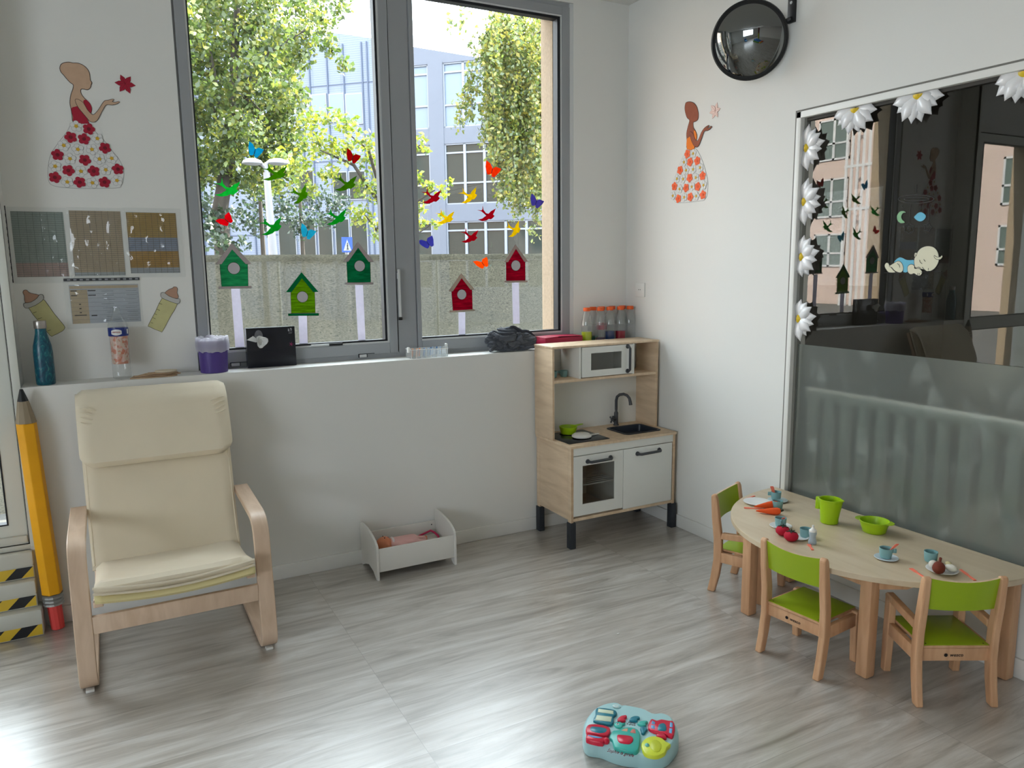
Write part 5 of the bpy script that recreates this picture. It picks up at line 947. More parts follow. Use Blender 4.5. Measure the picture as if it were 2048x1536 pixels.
m = LB(); m.lathe([(.032, 0), (.0355, .004), (.0365, .02), (.0365, .135), (.034, .165), (.027, .195), (.0215, .218), (.0205, .236), (0, .236)], tealm(), n=36); m.build('bottle_body', t)
m = LB(); m.lathe([(.0225, .237), (.0235, .239), (.0235, .266), (.022, .269), (0, .269)], mat('brushed_steel', (176, 170, 164), .35, 1), n=36); m.build('lid', t)
t = thing('plastic_bottle', 'clear plastic bottle with a blue label and a pink patterned filling on the ledge', 'bottle', (-2.795, .07, LZ)); R0 = .037
m = LB(); m.lathe([(.030, 0), (R0, .006), (R0, .03), (R0-.0015, .035), (R0, .04), (R0-.0015, .06), (R0, .065), (R0, .19), (R0+.003, .205), (R0+.002, .238), (.028, .262), (.015, .29), (.0135, .30), (.0135, .31), (.0125, .31), (.0125, .292), (.027, .26)], CLEAR, n=36); m.build('clear_body', t)
m = LB(); m.lathe([(R0+.0028, .190), (R0+.0032, .192), (R0+.0032, .224), (R0+.0028, .226)], mat('blue_label', (22, 44, 120), .4), n=36); lb = m.build('label_band', t)
m = LB()
for a0, a1, z0, z1, mt in ((-2.3, -1.25, .194, .220, WPAP), (-.62, -.38, .199, .219, WPAP)):
    n = 8; vs = []
    for k in range(n+1): a = a0+(a1-a0)*k/n; vs += [((R0+.0038)*math.cos(a), (R0+.0038)*math.sin(a), z0+(.006*abs(2*k/n-1)**2 if a0 < -1 else 0)), ((R0+.0038)*math.cos(a), (R0+.0038)*math.sin(a), z1-(.006*abs(2*k/n-1)**2 if a0 < -1 else 0))]
    m.add(vs, [[2*k, 2*k+2, 2*k+3, 2*k+1] for k in range(n)], mt, True)
m.build('label_patch', lb)
text('label_lettering', 'CRISTALINE', .0072, Matrix.Translation((-.0085, -R0-.0038, .2075)) @ Matrix.Rotation(-.22, 4, 'Z') @ Matrix.Rotation(PI/2, 4, 'X') @ Matrix.Diagonal((.82, 1, 1, 1)), mat('red_label_ink', (170, 30, 50), .5), t, .0006)
def pinkfill():
    m, nt, N = nodes('patterned_sweet_filling'); tc = N('TexCoord'); v = N('TexVoronoi', {0: tc.outputs['Object'], 'Scale': 90.}); cr = N('ValToRGB', {0: v.outputs['Color']}); e = cr.color_ramp.elements; e[0].color = lin((206, 160, 140)); e[1].color = lin((196, 176, 150)); k = e.new(.45); k.color = lin((204, 118, 90)); k = e.new(.6); k.color = lin((224, 196, 186))
    b = N('BsdfPrincipled', {'Base Color': cr.outputs[0], 'Roughness': .6}); N('OutputMaterial', {0: b.outputs[0]}); return m
m = LB(); m.lathe([(0, .066), (R0-.003, .068), (R0-.003, .18), (R0-.001, .189), (0, .189)], pinkfill(), n=30); m.build('patterned_filling', t)
t = thing('paper_bag', 'flat brown paper bag with pale discs lying on the ledge', 'paper bag', (-2.66, .06, LZ)); KR = mat('kraft_paper', (190, 160, 128), .85, var=.1, vscale=(20, 20, 20))
def slab(pts, z, h, mt, name, jit=0, seed=0):
    r = random.Random(seed); m = MB(); q = [(x+r.uniform(-jit, jit), y+r.uniform(-jit, jit)) for x, y in pts]; m.prism([(x, y, z+r.uniform(0, jit*.4)) for x, y in q], (0, 0, h), mt); return m.build(name, t, .0006)
slab([(-2.765, .02), (-2.69, .008), (-2.60, .014), (-2.575, .03), (-2.58, .10), (-2.66, .12), (-2.75, .11)], LZ, .004, KR, 'bag_sheet', .003, 1); slab([(-2.75, .03), (-2.62, .02), (-2.56, .05), (-2.585, .11), (-2.70, .115)], LZ+.006, .004, KR, 'bag_sheet', .003, 2)
slab([(-2.70, .02), (-2.60, .014), (-2.57, .05), (-2.60, .09), (-2.69, .09)], LZ+.013, .003, KR, 'bag_sheet', .003, 3)
m = MB(); m.lathe([(.045, 0), (.047, .004), (.045, .008), (0, .009)], mat('cream_disc', (214, 202, 178), .7), c=(-2.618, .06, LZ+.018), n=30, sy=.7); m.build('pale_disc', t)
# purple bin with liner
t = thing('purple_bin', 'small purple bin with a translucent white bag folded over its rim on the ledge', 'bin', (-2.412, .075, LZ)); PU = mat('purple_plastic', (78, 58, 132), .4); m = LB(); m.lathe([(.058, 0), (.060, .002), (.0655, .12), (.0665, .15), (.064, .15), (.058, .004), (0, .004)], PU, n=44); m.build('bin_body', t)
n = 72; vs = []; fs = []; pr = [(.060, .118), (.069, .098), (.0715, .10), (.0735, .125), (.0735, .150), (.071, .163), (.064, .165), (.055, .15), (.045, .12)]
for j, (rr, z) in enumerate(pr):
    for i in range(n):
        a = 2*PI*i/n; k = noise.noise(Vector((math.cos(a)*4, math.sin(a)*4, z*40))); k2 = noise.noise(Vector((math.cos(a)*11, math.sin(a)*11, z*60+9))); vs.append(((rr+.004*k2+.002*k)*math.cos(a), (rr+.004*k2+.002*k)*math.sin(a), z+(.008*k+.004*k2 if j in (1, 2, 4, 5, 6) else 0)))
for j in range(len(pr)-1):
    for i in range(n): fs.append([j*n+i, j*n+(i+1) % n, (j+1)*n+(i+1) % n, (j+1)*n+i])
m = LB(); LN = thin_glass('translucent_bag', (.97, .96, 1), 1.4, .62, (.86, .85, .90), .3); m.add(vs, fs, LN, True); m.build('bin_liner', t)
# tissue box standing on its side
t = thing('tissue_box', 'black tissue box on its side with a white tissue, on the ledge', 'tissue box', (-2.14, .11, 1.122)); bk = mat('black_gloss_card', (18, 20, 30), .25)
m = MB(); m.box(-2.256, -2.026, .108, .15, 1.040, 1.232, bk, .0015); m.build('box', t)
m = MB(); n = 30; m.lathe([(0, .0006), (.020, .0006), (.0205, 0)], mat('grey_film', (104, 104, 108), .4), M=Matrix.Translation((-2.198, .108, 1.19)) @ Matrix.Rotation(PI/2, 4, 'X') @ Matrix.Diagonal((.95, 1.5, 1, 1)), n=30); m.build('film_slot', t)
vs = []; fs = []; K = 16
for i in range(K+1):
    for j in range(9): a = 2*PI*i/K; rr = .006+.021*(j/8)*(1+.22*math.sin(3*a+1)); vs.append((-2.191+rr*math.cos(a), .108-.012-.022*(j/8)**.6+.004*math.sin(a*5+j), 1.168+rr*math.sin(a)*1.05))
for i in range(K):
    for j in range(8): q = i*9+j; fs.append([q, q+1, q+10, q+9])
m = MB(); m.add(vs, fs, WPAP, True); m.add([(-2.205, .09, 1.176), (-2.228, .082, 1.196), (-2.258, .085, 1.178), (-2.215, .088, 1.164)], [[0, 1, 2, 3]], WPAP); m.tube([(-2.198, .107, 1.17), (-2.195, .092, 1.17)], [.012, .016], WPAP, 12); m.build('tissue', t)
m = MB(); lt = mat('pale_print', (176, 176, 180), .5)
for x, z in ((-2.059, 1.219), (-2.048, 1.222), (-2.059, 1.212), (-2.047, 1.215)): m.box(x, x+.007, .1074, .1079, z-.003, z+.001, lt)
m.box(-2.057, -2.039, .1074, .1079, 1.2035, 1.2045, lt); m.box(-2.057, -2.041, .1074, .1079, 1.198, 1.199, lt); m.build('pale_marks', t)
m = MB()
for k in range(5): a = k*1.26; m.tube([(-2.047, .1076, 1.145), (-2.047+.010*math.cos(a), .1076, 1.145+.010*math.sin(a))], .0012, mat('magenta_print', (150, 30, 90), .5), 6)
m.build('magenta_motif', t)
# pencil basket
t = thing('pencil_basket', 'clear plastic basket of orange and blue crayons on the ledge below the mullion', 'basket', (-1.35, .07, LZ)); m = MB(); CB = thin_glass('clear_basket', (.95, .96, .96), 1.5, .22, (.9, .92, .92), .1)
for x0, x1, y0, y1, z0, z1 in ((-1.455, -1.25, .03, .032, 0, .045), (-1.455, -1.25, .103, .105, 0, .045), (-1.457, -1.455, .03, .105, 0, .055), (-1.25, -1.248, .03, .105, 0, .05), (-1.455, -1.25, .03, .105, 0, .002)): m.box(x0, x1, y0, y1, LZ+z0, LZ+z1, CB)
m.build('basket_shell', t); m = MB()
for i in range(8): m.box(-1.455+i*.028, -1.453+i*.028, .0288, .030, LZ, LZ+.045, TRIM)
m.tube([(-1.458, .03, LZ+.046), (-1.247, .03, LZ+.042), (-1.247, .105, LZ+.042), (-1.458, .105, LZ+.046), (-1.458, .03, LZ+.046)], .002, TRIM, 8); m.box(-1.468, -1.456, .04, .06, LZ+.03, LZ+.058, TRIM, .002); m.box(-1.25, -1.24, .05, .07, LZ+.03, LZ+.066, TRIM, .002); m.build('basket_rim', t)
r = random.Random(4)
for i in range(9):
    x = -1.442+i*.021; c = (226, 140, 90) if i < 3 else ((90, 130, 180) if i % 2 else (170, 190, 214)); m = MB(); y = r.uniform(.04, .09); m.tube([(x, y, LZ+.0075), (x+.006, y+.004, LZ+.05)], .0045, mat('crayon_%s' % ('orange' if i < 3 else ('blue' if i % 2 else 'pale_blue')), c, .5), 8); o = m.build('crayon'); tag(o, ('orange' if i < 3 else ('blue' if i % 2 else 'pale blue'))+' crayon standing in the clear basket on the ledge', 'crayon', 'orange crayons in the basket' if i < 3 else ('blue crayons in the basket' if i % 2 else 'pale blue crayons in the basket'))
# crumpled grey fleece
b = bmesh.new(); bmesh.ops.create_icosphere(b, subdivisions=6, radius=1)
for v in b.verts:
    p = v.co.copy(); q = p+.5*Vector((noise.noise(p*1.1), noise.noise(p*1.1+Vector((9, 2, 4))), noise.noise(p*1.1+Vector((3, 8, 1)))))
    f1 = abs(noise.noise(Vector((q.x*1.5, q.y*2.2, q.z*2.6)))); f2 = abs(noise.noise(Vector((q.x*3.5+q.z*2, q.y*4, q.z*4.5-q.x*2))+Vector((5, 1, 2)))); f3 = noise.noise(q*9)
    d = 1-.30*max(0, 1-f1*2.0)**3-.13*max(0, 1-2.2*f2)**3+.004*f3
    v.co = p*d
    z = v.co.z; lop = 1.0-.25*max(0, v.co.x)
    v.co = Vector((v.co.x*.165, v.co.y*.066, max(z, -.82)*.076*lop-(.010*max(0, v.co.x))))
m = LB(); t = thing('grey_fleece', 'crumpled dark grey fleece blanket on the ledge beside the play kitchen', 'blanket', (-.846, .068, LZ+.064)); m.bm(b, mat('grey_fleece', (82, 86, 94), .95, bump=.0015, bscale=500, sheen=.3), True); m.build('fleece_body', t)
m = LB(); m.tube([(-.15+.28*i/16, -.035+.05*math.sin(i*.25), -.052+.012*math.sin(i*.5)) for i in range(17)], [.008+.004*math.sin(i*1.1)**2 for i in range(17)], mat('grey_fleece', (82, 86, 94), .95), 10)
m.tube([(-.02+.013*i, -.028-.002*i, .074-.0045*i+.006*math.sin(i)) for i in range(12)], [.003, .006, .008, .009, .0095, .009, .009, .009, .008, .007, .005, .002], mat('dark_grey_fleece', (50, 52, 60), .95), 10); m.build('rolled_edge', t)
t = thing('red_box', 'flat crimson cardboard box on the ledge behind the play kitchen', 'box', (-.52, .07, LZ)); CRB = mat('crimson_card', (158, 22, 58), .5); m = MB(); m.box(-.652, -.400, .02, .13, LZ, LZ+.062, CRB, .001); m.build('box_body', t)
m = MB(); m.prism([(-.654, .018, LZ+.0625), (-.58, .018, LZ+.0625), (-.555, .018, LZ+.0680), (-.398, .018, LZ+.0645), (-.398, .132, LZ+.0645), (-.555, .132, LZ+.067), (-.654, .132, LZ+.0635)], (0, 0, .002), CRB); m.build('box_lid', t)
# clear bottles with orange caps
CAP = mat('orange_cap', (226, 92, 30), .45)
def cbottle(lab, x, y, liq, lv, wrap=False, grp=None, s=1):
    t = thing('clear_bottle', lab, 'bottle', (x, y, LZ), 0, grp); m = LB()
    m.lathe([(.026, 0), (.0315, .004), (.0325, .012), (.0315, .03), (.0325, .036), (.0315, .042), (.0325, .05), (.0325, .12), (.031, .145), (.025, .175), (.019, .195), (.018, .205), (.0165, .205), (.017, .195), (.030, .143), (.0312, .12)], CLEAR, n=28); m.build('clear_body', t)
    m = LB(); m.lathe([(.0195, .203), (.0205, .204), (.0205, .222), (.0195, .2235), (0, .2235)], CAP, n=28); m.build('cap', t)
    if liq: m = LB(); m.lathe([(0, .002), (.029, .003), (.030, lv), (0, lv)], liq, n=24); m.build('coloured_filling', t)
    if wrap: m = LB(); m.lathe([(.0305, .085), (.0305, .145-.02), (.0, .125)], mat('crimson_fabric', (190, 40, 70), .6), n=20); m.build('crimson_cloth', t)
    return t
YL = liquidm('yellow_green_liquid', (190, 206, 10)); BL = liquidm('navy_liquid', (6, 52, 110)); RL_ = liquidm('crimson_liquid', (170, 10, 50)); GL = liquidm('teal_liquid', (30, 110, 90))
cbottle('clear bottle with yellow-green liquid and orange cap, leftmost by the corner', -.345, .06, YL, .082)
cbottle('clear bottle with orange cap and teal filling, second from the left at the back', -.268, .108, GL, .05)
cbottle('clear bottle with orange cap and dark coloured beads, third from the left in front', -.262, .040, mat('mixed_beads', (60, 40, 70), .4, var=.8, vscale=(120, 120, 120)), .045)
cbottle('clear bottle with navy liquid and orange cap', -.186, .052, BL, .08); cbottle('clear bottle with a crimson cloth inside, behind the navy one', -.204, .112, None, 0, True)
cbottle('clear bottle with crimson liquid and orange cap', -.112, .046, RL_, .078); cbottle('clear empty bottle with orange cap behind the crimson liquid one', -.128, .112, None, 0)
cbottle('clear empty bottle with orange cap nearest the room corner', -.040, .048, None, 0); cbottle('clear empty bottle with orange cap tucked into the corner at the back', -.05, .113, None, 0)
# small white scrap on the floor
m = MB(); p = at(1236, 1268, 2, 0); m.box(p.x-.006, p.x+.006, p.y-.003, p.y+.003, 0, .003, WPAP, .001); tag(m.build('paper_scrap'), 'tiny white scrap in the middle of the floor', 'scrap')
# ---- play things in the back of the room, seen in the convex mirror
t = thing('play_mat', 'blue foam play slide with red and yellow blocks, seen in the mirror', 'play mat', (-4.6, -5.4, 0)); BF = mat('blue_foam', (50, 110, 180), .5)
m = MB(); m.prism([(-5.4, -6.1, 0), (-3.8, -6.1, 0), (-3.8, -6.1, .1), (-5.0, -6.1, .45), (-5.4, -6.1, .45)], (0, 1.0, 0), BF); m.build('slide_wedge', t)
m = MB(); m.box(-3.8, -3.4, -6.1, -5.6, 0, .12, mat('red_foam', (200, 60, 40), .5), .01); m.build('foam_block', t); m = MB(); m.box(-3.8, -3.4, -5.6, -5.1, 0, .12, mat('yellow_foam', (220, 170, 40), .5), .01); m.build('foam_block', t); m = MB(); m.box(-5.4, -3.8, -5.1, -4.9, 0, .2, mat('green_foam', (110, 160, 60), .5), .01); m.build('foam_edge', t)
t = thing('padded_column', 'round column wrapped in dark red and yellow-green padding at the far end, seen in the mirror', 'column', (-5.9, -7.2, 0)); m = MB(); m.lathe([(.2, 0), (.2, 1.5)], mat('lime_padding', (150, 160, 40), .6), c=(-5.9, -7.2, 0)); m.build('lower_padding', t); m = MB(); m.lathe([(.205, 1.5), (.205, 2.4), (.18, 2.4), (.18, 3)], mat('dark_red_padding', (90, 24, 24), .6), c=(-5.9, -7.2, 0)); m.build('upper_padding', t)
t = thing('foam_seat', 'light blue children\'s foam seat beside the far windows, seen in the mirror', 'seat', (-7.1, -3.9, 0)); m = MB(); m.box(-7.5, -6.7, -4.2, -3.6, 0, .3, mat('light_blue_foam', (80, 140, 190), .5), .04); m.build('seat_block', t); m = MB(); m.box(-7.7, -7.5, -4.2, -3.6, 0, .6, BF, .04); m.build('seat_back', t)
# ================================================================== OUTSIDE
struct('ground', MB().box(-60, 60, .6, 90, -.75, -.7, mat('asphalt', (80, 80, 78), .9, var=.1, vscale=(2, 2, 2))))
# mesh screen on a fence in front of the windows
def netm():
    m, nt, N = nodes('green_grey_screen_net'); tc = N('TexCoord'); mp = N('Mapping', {0: tc.outputs['Object'], 'Scale': (50., 50., 110.)}); n = N('TexNoise', {0: mp.outputs[0], 'Scale': 1., 'Detail': 5.})
    cr = N('ValToRGB', {0: n.outputs[0]}); e = cr.color_ramp.elements; e[0].position = .3; e[0].color = lin((54, 55, 47)); e[1].position = .75; e[1].color = lin((100, 97, 86))
    d = N('BsdfDiffuse', {'Color': cr.outputs[0]}); t = N('BsdfTranslucent', {'Color': cr.outputs[0]}); a = N('MixShader', {0: .4, 1: d.outputs[0], 2: t.outputs[0]}); tr = N('BsdfTransparent'); b = N('MixShader', {0: .10, 1: a.outputs[0], 2: tr.outputs[0]}); N('OutputMaterial', {0: b.outputs[0]}); return m
t = thing('screened_fence', 'fence covered with grey-green screening net outside the big window', 'fence', (0, 4.5, -.7)); FP = mat('galvanised_steel', (150, 156, 156), .5, .3)
m = MB(); K = 60; vs = []; fs = []
for i in range(K+1): x = -4.2+9.5*i/K; y = 4.5+.02*math.sin(i*1.3); vs += [(x, y, -.7), (x, y, 1.655-.004*abs(math.sin(i*.8)))]
m.add(vs, [[2*i, 2*i+2, 2*i+3, 2*i+1] for i in range(K)], netm(), True); m.build('screening_net', t)
m = MB(); m.box(-4.2, 5.3, 4.53, 4.54, 1.585, 1.65, mat('pale_hem_band', (74, 78, 72), .6, var=.12, vscale=(8, 8, 8))); m.build('hem_band', t)
for x in (-3, -1.2, .6, 2.4, 4.2): m = MB(); m.tube([(x, 4.62, -.7), (x, 4.62, 1.6)], .02, FP, 10); m.build('fence_post', t)
# office building, turned 45 degrees to the room
FK = 1.453; B0 = Vector((CAM.x+(7.509-CAM.x)*FK, CAM.y+(14-CAM.y)*FK, 0)); BD = Vector((-.7071, .7071, 0)); BN = Vector((-.7071, -.7071, 0)); fz = lambda z: 1.51+(z-1.51)*FK
def fb(mb, s0, s1, z0, z1, d0, d1, m): mb.prism([B0+BD*s0*FK+BN*d0+Vector((0, 0, fz(z0))), B0+BD*s1*FK+BN*d0+Vector((0, 0, fz(z0))), B0+BD*s1*FK+BN*d0+Vector((0, 0, fz(z1))), B0+BD*s0*FK+BN*d0+Vector((0, 0, fz(z1)))], BN*(d1-d0), m)
ob = thing('office_building', 'pale grey-blue office building with window bands across the street', 'building', B0-Vector((0, 0, .7)))
FC = mat('pale_concrete', (86, 90, 101), .8, var=.03, vscale=(3, 3, 3)); MUL = mat('white_window_frame', (114, 118, 128), .5); PN1 = mat('pane_painted_sky_reflection', (92, 106, 124), .25); PN2 = mat('pane_painted_tree_reflection', (30, 38, 36), .08, spec=.25); CLAD = gridmat('ribbed_cladding', (94, 102, 118), (76, 86, 104), .9, .085, .02, rough=.6); JT = mat('facade_joint', (56, 66, 86), .6)  # pane colours paint in reflections: pale sky in upper row, dark trees below
m = MB(); rows = [(6.86, 5.2), (4.78, 3.18), (2.72, .9)]
zt = [-.2, .9, 2.72, 3.18, 4.78, 5.2, 6.86]
for a, b in ((-.2, .9), (2.72, 3.18), (4.78, 5.2)): fb(m, -2.4, 2.72, a, b, -.3, 0, FC); fb(m, 3.1, 4.6, a, b, -.3, 0, FC)
fb(m, 2.70, 3.12, -.2, 6.9, -.3, .02, FC); fb(m, -2.4, 4.6, -.2, 6.85, -.5, -.32, FC)
# top edge sloped to shape the border of a bright glass-reflection veil
top = [(-2.4, 6.5), (0, 6.6), (1.64, 6.85), (3.61, 7.33), (4.6, 7.62)]
pts = [B0+BD*s*FK+Vector((0, 0, fz(z))) for s, z in top]+[B0+BD*4.6*FK+Vector((0, 0, fz(6.84))), B0+BD*-2.4*FK+Vector((0, 0, fz(6.2)))]
pts = [B0+BD*s*FK+Vector((0, 0, fz(z))) for s, z in ((1.64, 6.9), (3.61, 7.36), (4.6, 7.64), (4.6, 6.86), (1.64, 6.86))]; m.prism(pts, BN*-.3, FC); m.build('facade_wall', ob)
m = MB(); m.prism([B0+BD*s*FK+Vector((0, 0, fz(z))) for s, z in ((4.6, -.2), (4.6, 7.64), (5.6, 7.86), (10.5, 8.8), (14, 9.2), (14, -.2))], BN*-.3, CLAD); m.build('ribbed_wall', ob)
m = MB()
for s in (4.9, 5.06, 5.63, 6.14, 6.7, 7.0, 7.9, 8.8, 9.7, 10.6): fb(m, s-.018, s+.018, -.2, 7.6, 0, .04, JT)
for z in (6.55, 4.5, 2.5): fb(m, 4.6, 12, z-.012, z+.012, 0, .02, JT)
m.build('facade_joint_strips', ob)
def winn(s0, s1, z0, z1, pm, tr=()):
    m = MB(); w = .035; fb(m, s0, s0+w, z0, z1, -.16, -.04, MUL); fb(m, s1-w, s1, z0, z1, -.16, -.04, MUL); fb(m, s0, s1, z1-w, z1, -.16, -.04, MUL); fb(m, s0, s1, z0, z0+w, -.16, -.04, MUL)
    for z in tr: fb(m, s0, s1, z-.022, z+.022, -.16, -.05, MUL)
    o = m.build('window', ob); m = MB(); fb(m, s0+w, s1-w, z0+w, z1-w, -.13, -.11, pm); m.build('pane', o)
for k, (zt_, zb) in enumerate(rows):
    ss = [2.70, 2.13, 1.57, 1.0, .42, -.15, -.72, -1.3, -1.9]
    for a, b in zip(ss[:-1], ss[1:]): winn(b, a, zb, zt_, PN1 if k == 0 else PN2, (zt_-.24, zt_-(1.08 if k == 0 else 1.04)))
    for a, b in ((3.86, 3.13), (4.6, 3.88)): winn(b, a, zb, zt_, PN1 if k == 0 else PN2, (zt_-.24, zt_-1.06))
for a, b, z0, z1 in ((5.08, 5.61, 5.45, 6.28), (5.65, 6.12, 5.55, 6.32), (6.2, 6.68, 5.6, 6.34), (5.08, 5.61, 3.4, 4.2), (5.65, 6.12, 3.4, 4.2), (6.72, 7.3, 3.4, 4.3), (5.08, 5.61, 1.6, 2.9), (5.65, 6.12, 1.6, 2.9), (6.2, 6.68, 1.6, 2.9), (6.75, 7.3, 1.6, 2.9), (7.4, 8, 1.6, 2.9)):
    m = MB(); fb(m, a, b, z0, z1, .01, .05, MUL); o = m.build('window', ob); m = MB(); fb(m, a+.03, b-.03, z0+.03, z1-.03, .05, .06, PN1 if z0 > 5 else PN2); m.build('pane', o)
# pink building, visible only as a reflection in the inside window
pk = thing('pink_building', 'sunlit pink rendered building with white windows, mirrored in the inside window', 'building', (-31, 20, -.7)); PF = mat('pink_render', (200, 178, 168), .85, var=.03, vscale=(1, 1, 1)); PW = mat('bright_white_frame', (240, 240, 240), .5); PG = mat('dark_pane', (92, 104, 100), .1)
m = MB(); m.box(-31.6, -31, -4, 42, -.7, 16, PF)
m.box(-31, -30.2, 21.2, 21.9, -.7, 16, PF); m.build('wall', pk)
KY = 2.305; ZF = lambda z: 1.51+(z-1.51)*KY; YF = lambda y: -3.67+(y+3.67)*KY
for r_, (z1, z0) in enumerate(((4.66, 3.76), (3.36, 2.5), (2.14, 1.4), (6.0, 5.1), (7.3, 6.4))):
    for y0, y1 in ((8.02, 8.86), (9.6, 10.4), (5.2, 6.0), (3.9, 4.7), (2.2, 3.0), (9.8, 12)):
        m = MB(); a, b, c, d_ = YF(y0), YF(y1), ZF(z0), ZF(z1); w = .09
        frame_ = [(a, a+w, c, d_), (b-w, b, c, d_), (a, b, c, c+w), (a, b, d_-w, d_), ((a+b)/2-.07, (a+b)/2+.07, c, d_), (a, b, c+(d_-c)*.38, c+(d_-c)*.38+w)]
        for q in frame_: m.box(-31, -30.93, q[0], q[1], q[2], q[3], PW)
        o = m.build('window', pk); m = MB(); m.box(-31, -30.97, a, b, c, d_, PG); m.build('pane', o)
m = MB()
for k in range(6): y = YF(7.12+.14*k); m.tube([(-30.2, y, -.7), (-30.2, y, 16)], .07, PW, 8)
for z in (2.6, 3.5, 4.4, 5.4): m.box(-30.25, -30.15, YF(7.1), YF(7.86), ZF(z), ZF(z)+.12, PW)
m.build('white_grille', pk)
# street lamp and crossing sign
t = thing('street_lamp', 'grey street lamp post with a domed head in front of the trees', 'street lamp', (-.5, 7.4, -.7)); SL = mat('painted_steel', (120, 120, 124), .45)
LY = 7.4; L_ = lambda u, v: at(u, v, 1, LY)
p0 = L_(546, 505); p1 = L_(533, 345); m = MB(); m.tube([(p0.x+.02, LY, -.7), p0, p0.lerp(p1, .6), p1], [.075, .06, .048, .045], SL, 16); m.build('pole', t); m = MB(); m.tube([p1, L_(532, 328), L_(541, 322), L_(556, 321)], .028, SL, 10); m.tube([p1, L_(530, 334), L_(520, 326), L_(508, 322)], .028, SL, 10); m.build('bracket', t)
for c in (L_(556, 328), L_(505, 328)): m = MB(); m.lathe([(.13, 0), (.14, .012), (.115, .05), (.06, .072), (0, .08)], SL, c=c, n=28, sy=.8); m.lathe([(0, -.015), (.08, -.013), (.13, 0)], mat('lamp_glass', (120, 122, 126), .3), c=c, n=24, sy=.8); m.build('lamp_head', t)
t = thing('crossing_sign', 'blue square pedestrian crossing sign with a white triangle', 'road sign', (.527, 8, -.7)); m = MB(); m.box(.443, .61, 7.99, 8.0, 1.745, 1.975, mat('sign_blue', (24, 62, 140), .5)); pl = m.build('sign_plate', t)
m = MB(); m.prism([(.463, 7.989, 1.77), (.59, 7.989, 1.77), (.527, 7.989, 1.94)], (0, -.002, 0), mat('sign_white', (130, 132, 134), .5)); m.build('white_triangle', pl); m = MB(); m.tube([(.52, 7.985, 1.785), (.53, 7.985, 1.83), (.54, 7.985, 1.785)], .006, BLACK, 6); m.tube([(.53, 7.985, 1.83), (.53, 7.985, 1.865)], .009, BLACK, 6); m.ball((.531, 7.985, 1.882), .009, BLACK, 8); m.build('walking_figure_pictogram', pl)
m = MB(); m.tube([(.527, 8.03, -.7), (.527, 8.03, 1.95)], .028, SL, 10); m.build('pole', t)
# ---- trees
nr = np.random.default_rng(11)
def leaves(name, blobs_, per, size, mt, parent, squash=1.0, hang=0):
    C = []; 
    for (c, r, n) in blobs_:
        d = nr.normal(size=(n, 3)); d /= np.linalg.norm(d, axis=1)[:, None]; rad = nr.random(n)**.45; C.append(np.array(c)+d*rad[:, None]*np.array(r))
    C = np.vstack(C); n = len(C); a = nr.normal(size=(n, 3)); a[:, 2] += hang; a /= np.linalg.norm(a, axis=1)[:, None]; b = nr.normal(size=(n, 3)); b -= (b*a).sum(1)[:, None]*a; b /= np.linalg.norm(b, axis=1)[:, None]
    s = size*(.6+.8*nr.random(n))[:, None]; nn = np.cross(a, b)
    V = np.stack([C-a*s*.55, C+b*s*.36-a*s*.1+nn*s*.08, C+a*s*.6, C-b*s*.36-a*s*.1+nn*s*.08], 1).reshape(-1, 3)
    me = bpy.data.meshes.new(name); me.vertices.add(4*n); me.vertices.foreach_set('co', V.ravel().astype(np.float32)); me.loops.add(4*n); me.loops.foreach_set('vertex_index', np.arange(4*n, dtype=np.int32)); me.polygons.add(n); me.polygons.foreach_set('loop_start', np.arange(0, 4*n, 4, dtype=np.int32)); me.update(calc_edges=True); me.validate()
    me.materials.append(mt); o = bpy.data.objects.new(name, me); COL.objects.link(o)
    if parent: o.parent = parent; o.matrix_parent_inverse = parent.matrix_basis.inverted()
    return o
def cl(lst, y, dens, jit=.5):      # list of (u, v, radius_px) -> crown blobs at depth y
    out = []
    for u, v, r in lst:
        p = at(u, v, 1, y+nr.uniform(-jit, jit)); k = (p-CAM).dot(FW)/F_PX*r; out.append((tuple(p), (k, k*.8, k*.9), int(dens*k*k)))
    return out
LB1 = leafmat('birch_leaves', [(50, 68, 30), (70, 90, 36), (92, 110, 42), (112, 126, 52), (136, 132, 44)]); LB2 = leafmat('maple_leaves', [(64, 92, 30), (98, 122, 32), (134, 146, 36), (152, 150, 40), (112, 130, 36)]); LB3 = leafmat('shrub_leaves', [(22, 38, 28), (32, 52, 36), (44, 62, 38), (54, 72, 42)]); LB4 = leafmat('hanging_birch_leaves', [(64, 84, 42), (90, 108, 48), (116, 126, 54), (150, 138, 50), (100, 116, 56)])
BARK = mat('grey_bark', (52, 46, 40), .9, var=.3, vscale=(8, 8, 3)); BARKW = mat('pale_birch_bark', (130, 122, 110), .8, var=.25, vscale=(6, 6, 14))
t = thing('leafy_tree', 'large leafy green tree filling the left of the left pane', 'tree', (-1.5, 12, -.7))
lst = [(u+nr.uniform(-16, 16), v+nr.uniform(-14, 14), nr.uniform(34, 60)) for u in range(360, 600, 42) for v in range(-40, 400, 44) if not (u > 540 and v < 90)]
lst += [(u+nr.uniform(-20, 20), v+nr.uniform(-14, 14), nr.uniform(45, 70)) for u in range(120, 350, 60) for v in range(-20, 400, 70)]
lst += [(600, 20, 44), (640, 40, 40), (610, 70, 38), (680, 10, 30), (560, 120, 40), (590, 190, 34), (660, 95, 26), (690, 130, 22), (600, 110, 34), (560, 60, 40), (340, 100, 50), (330, 300, 50), (620, -40, 60), (700, -50, 40)]
leaves('foliage', cl(lst, 12, 1700, 1.2), 0, .09, LB1, t)
m = MB(); b0 = at(440, 420, 1, 12); b1 = at(470, 100, 1, 12); m.tube([(b0.x, 12, -.7), b0, b0.lerp(b1, .5)+Vector((.1, 0, 0)), b1, b1+Vector((.2, .2, 1.5))], [.2, .15, .12, .08, .03], BARK, 10); m.build('trunk', t)
m = MB()
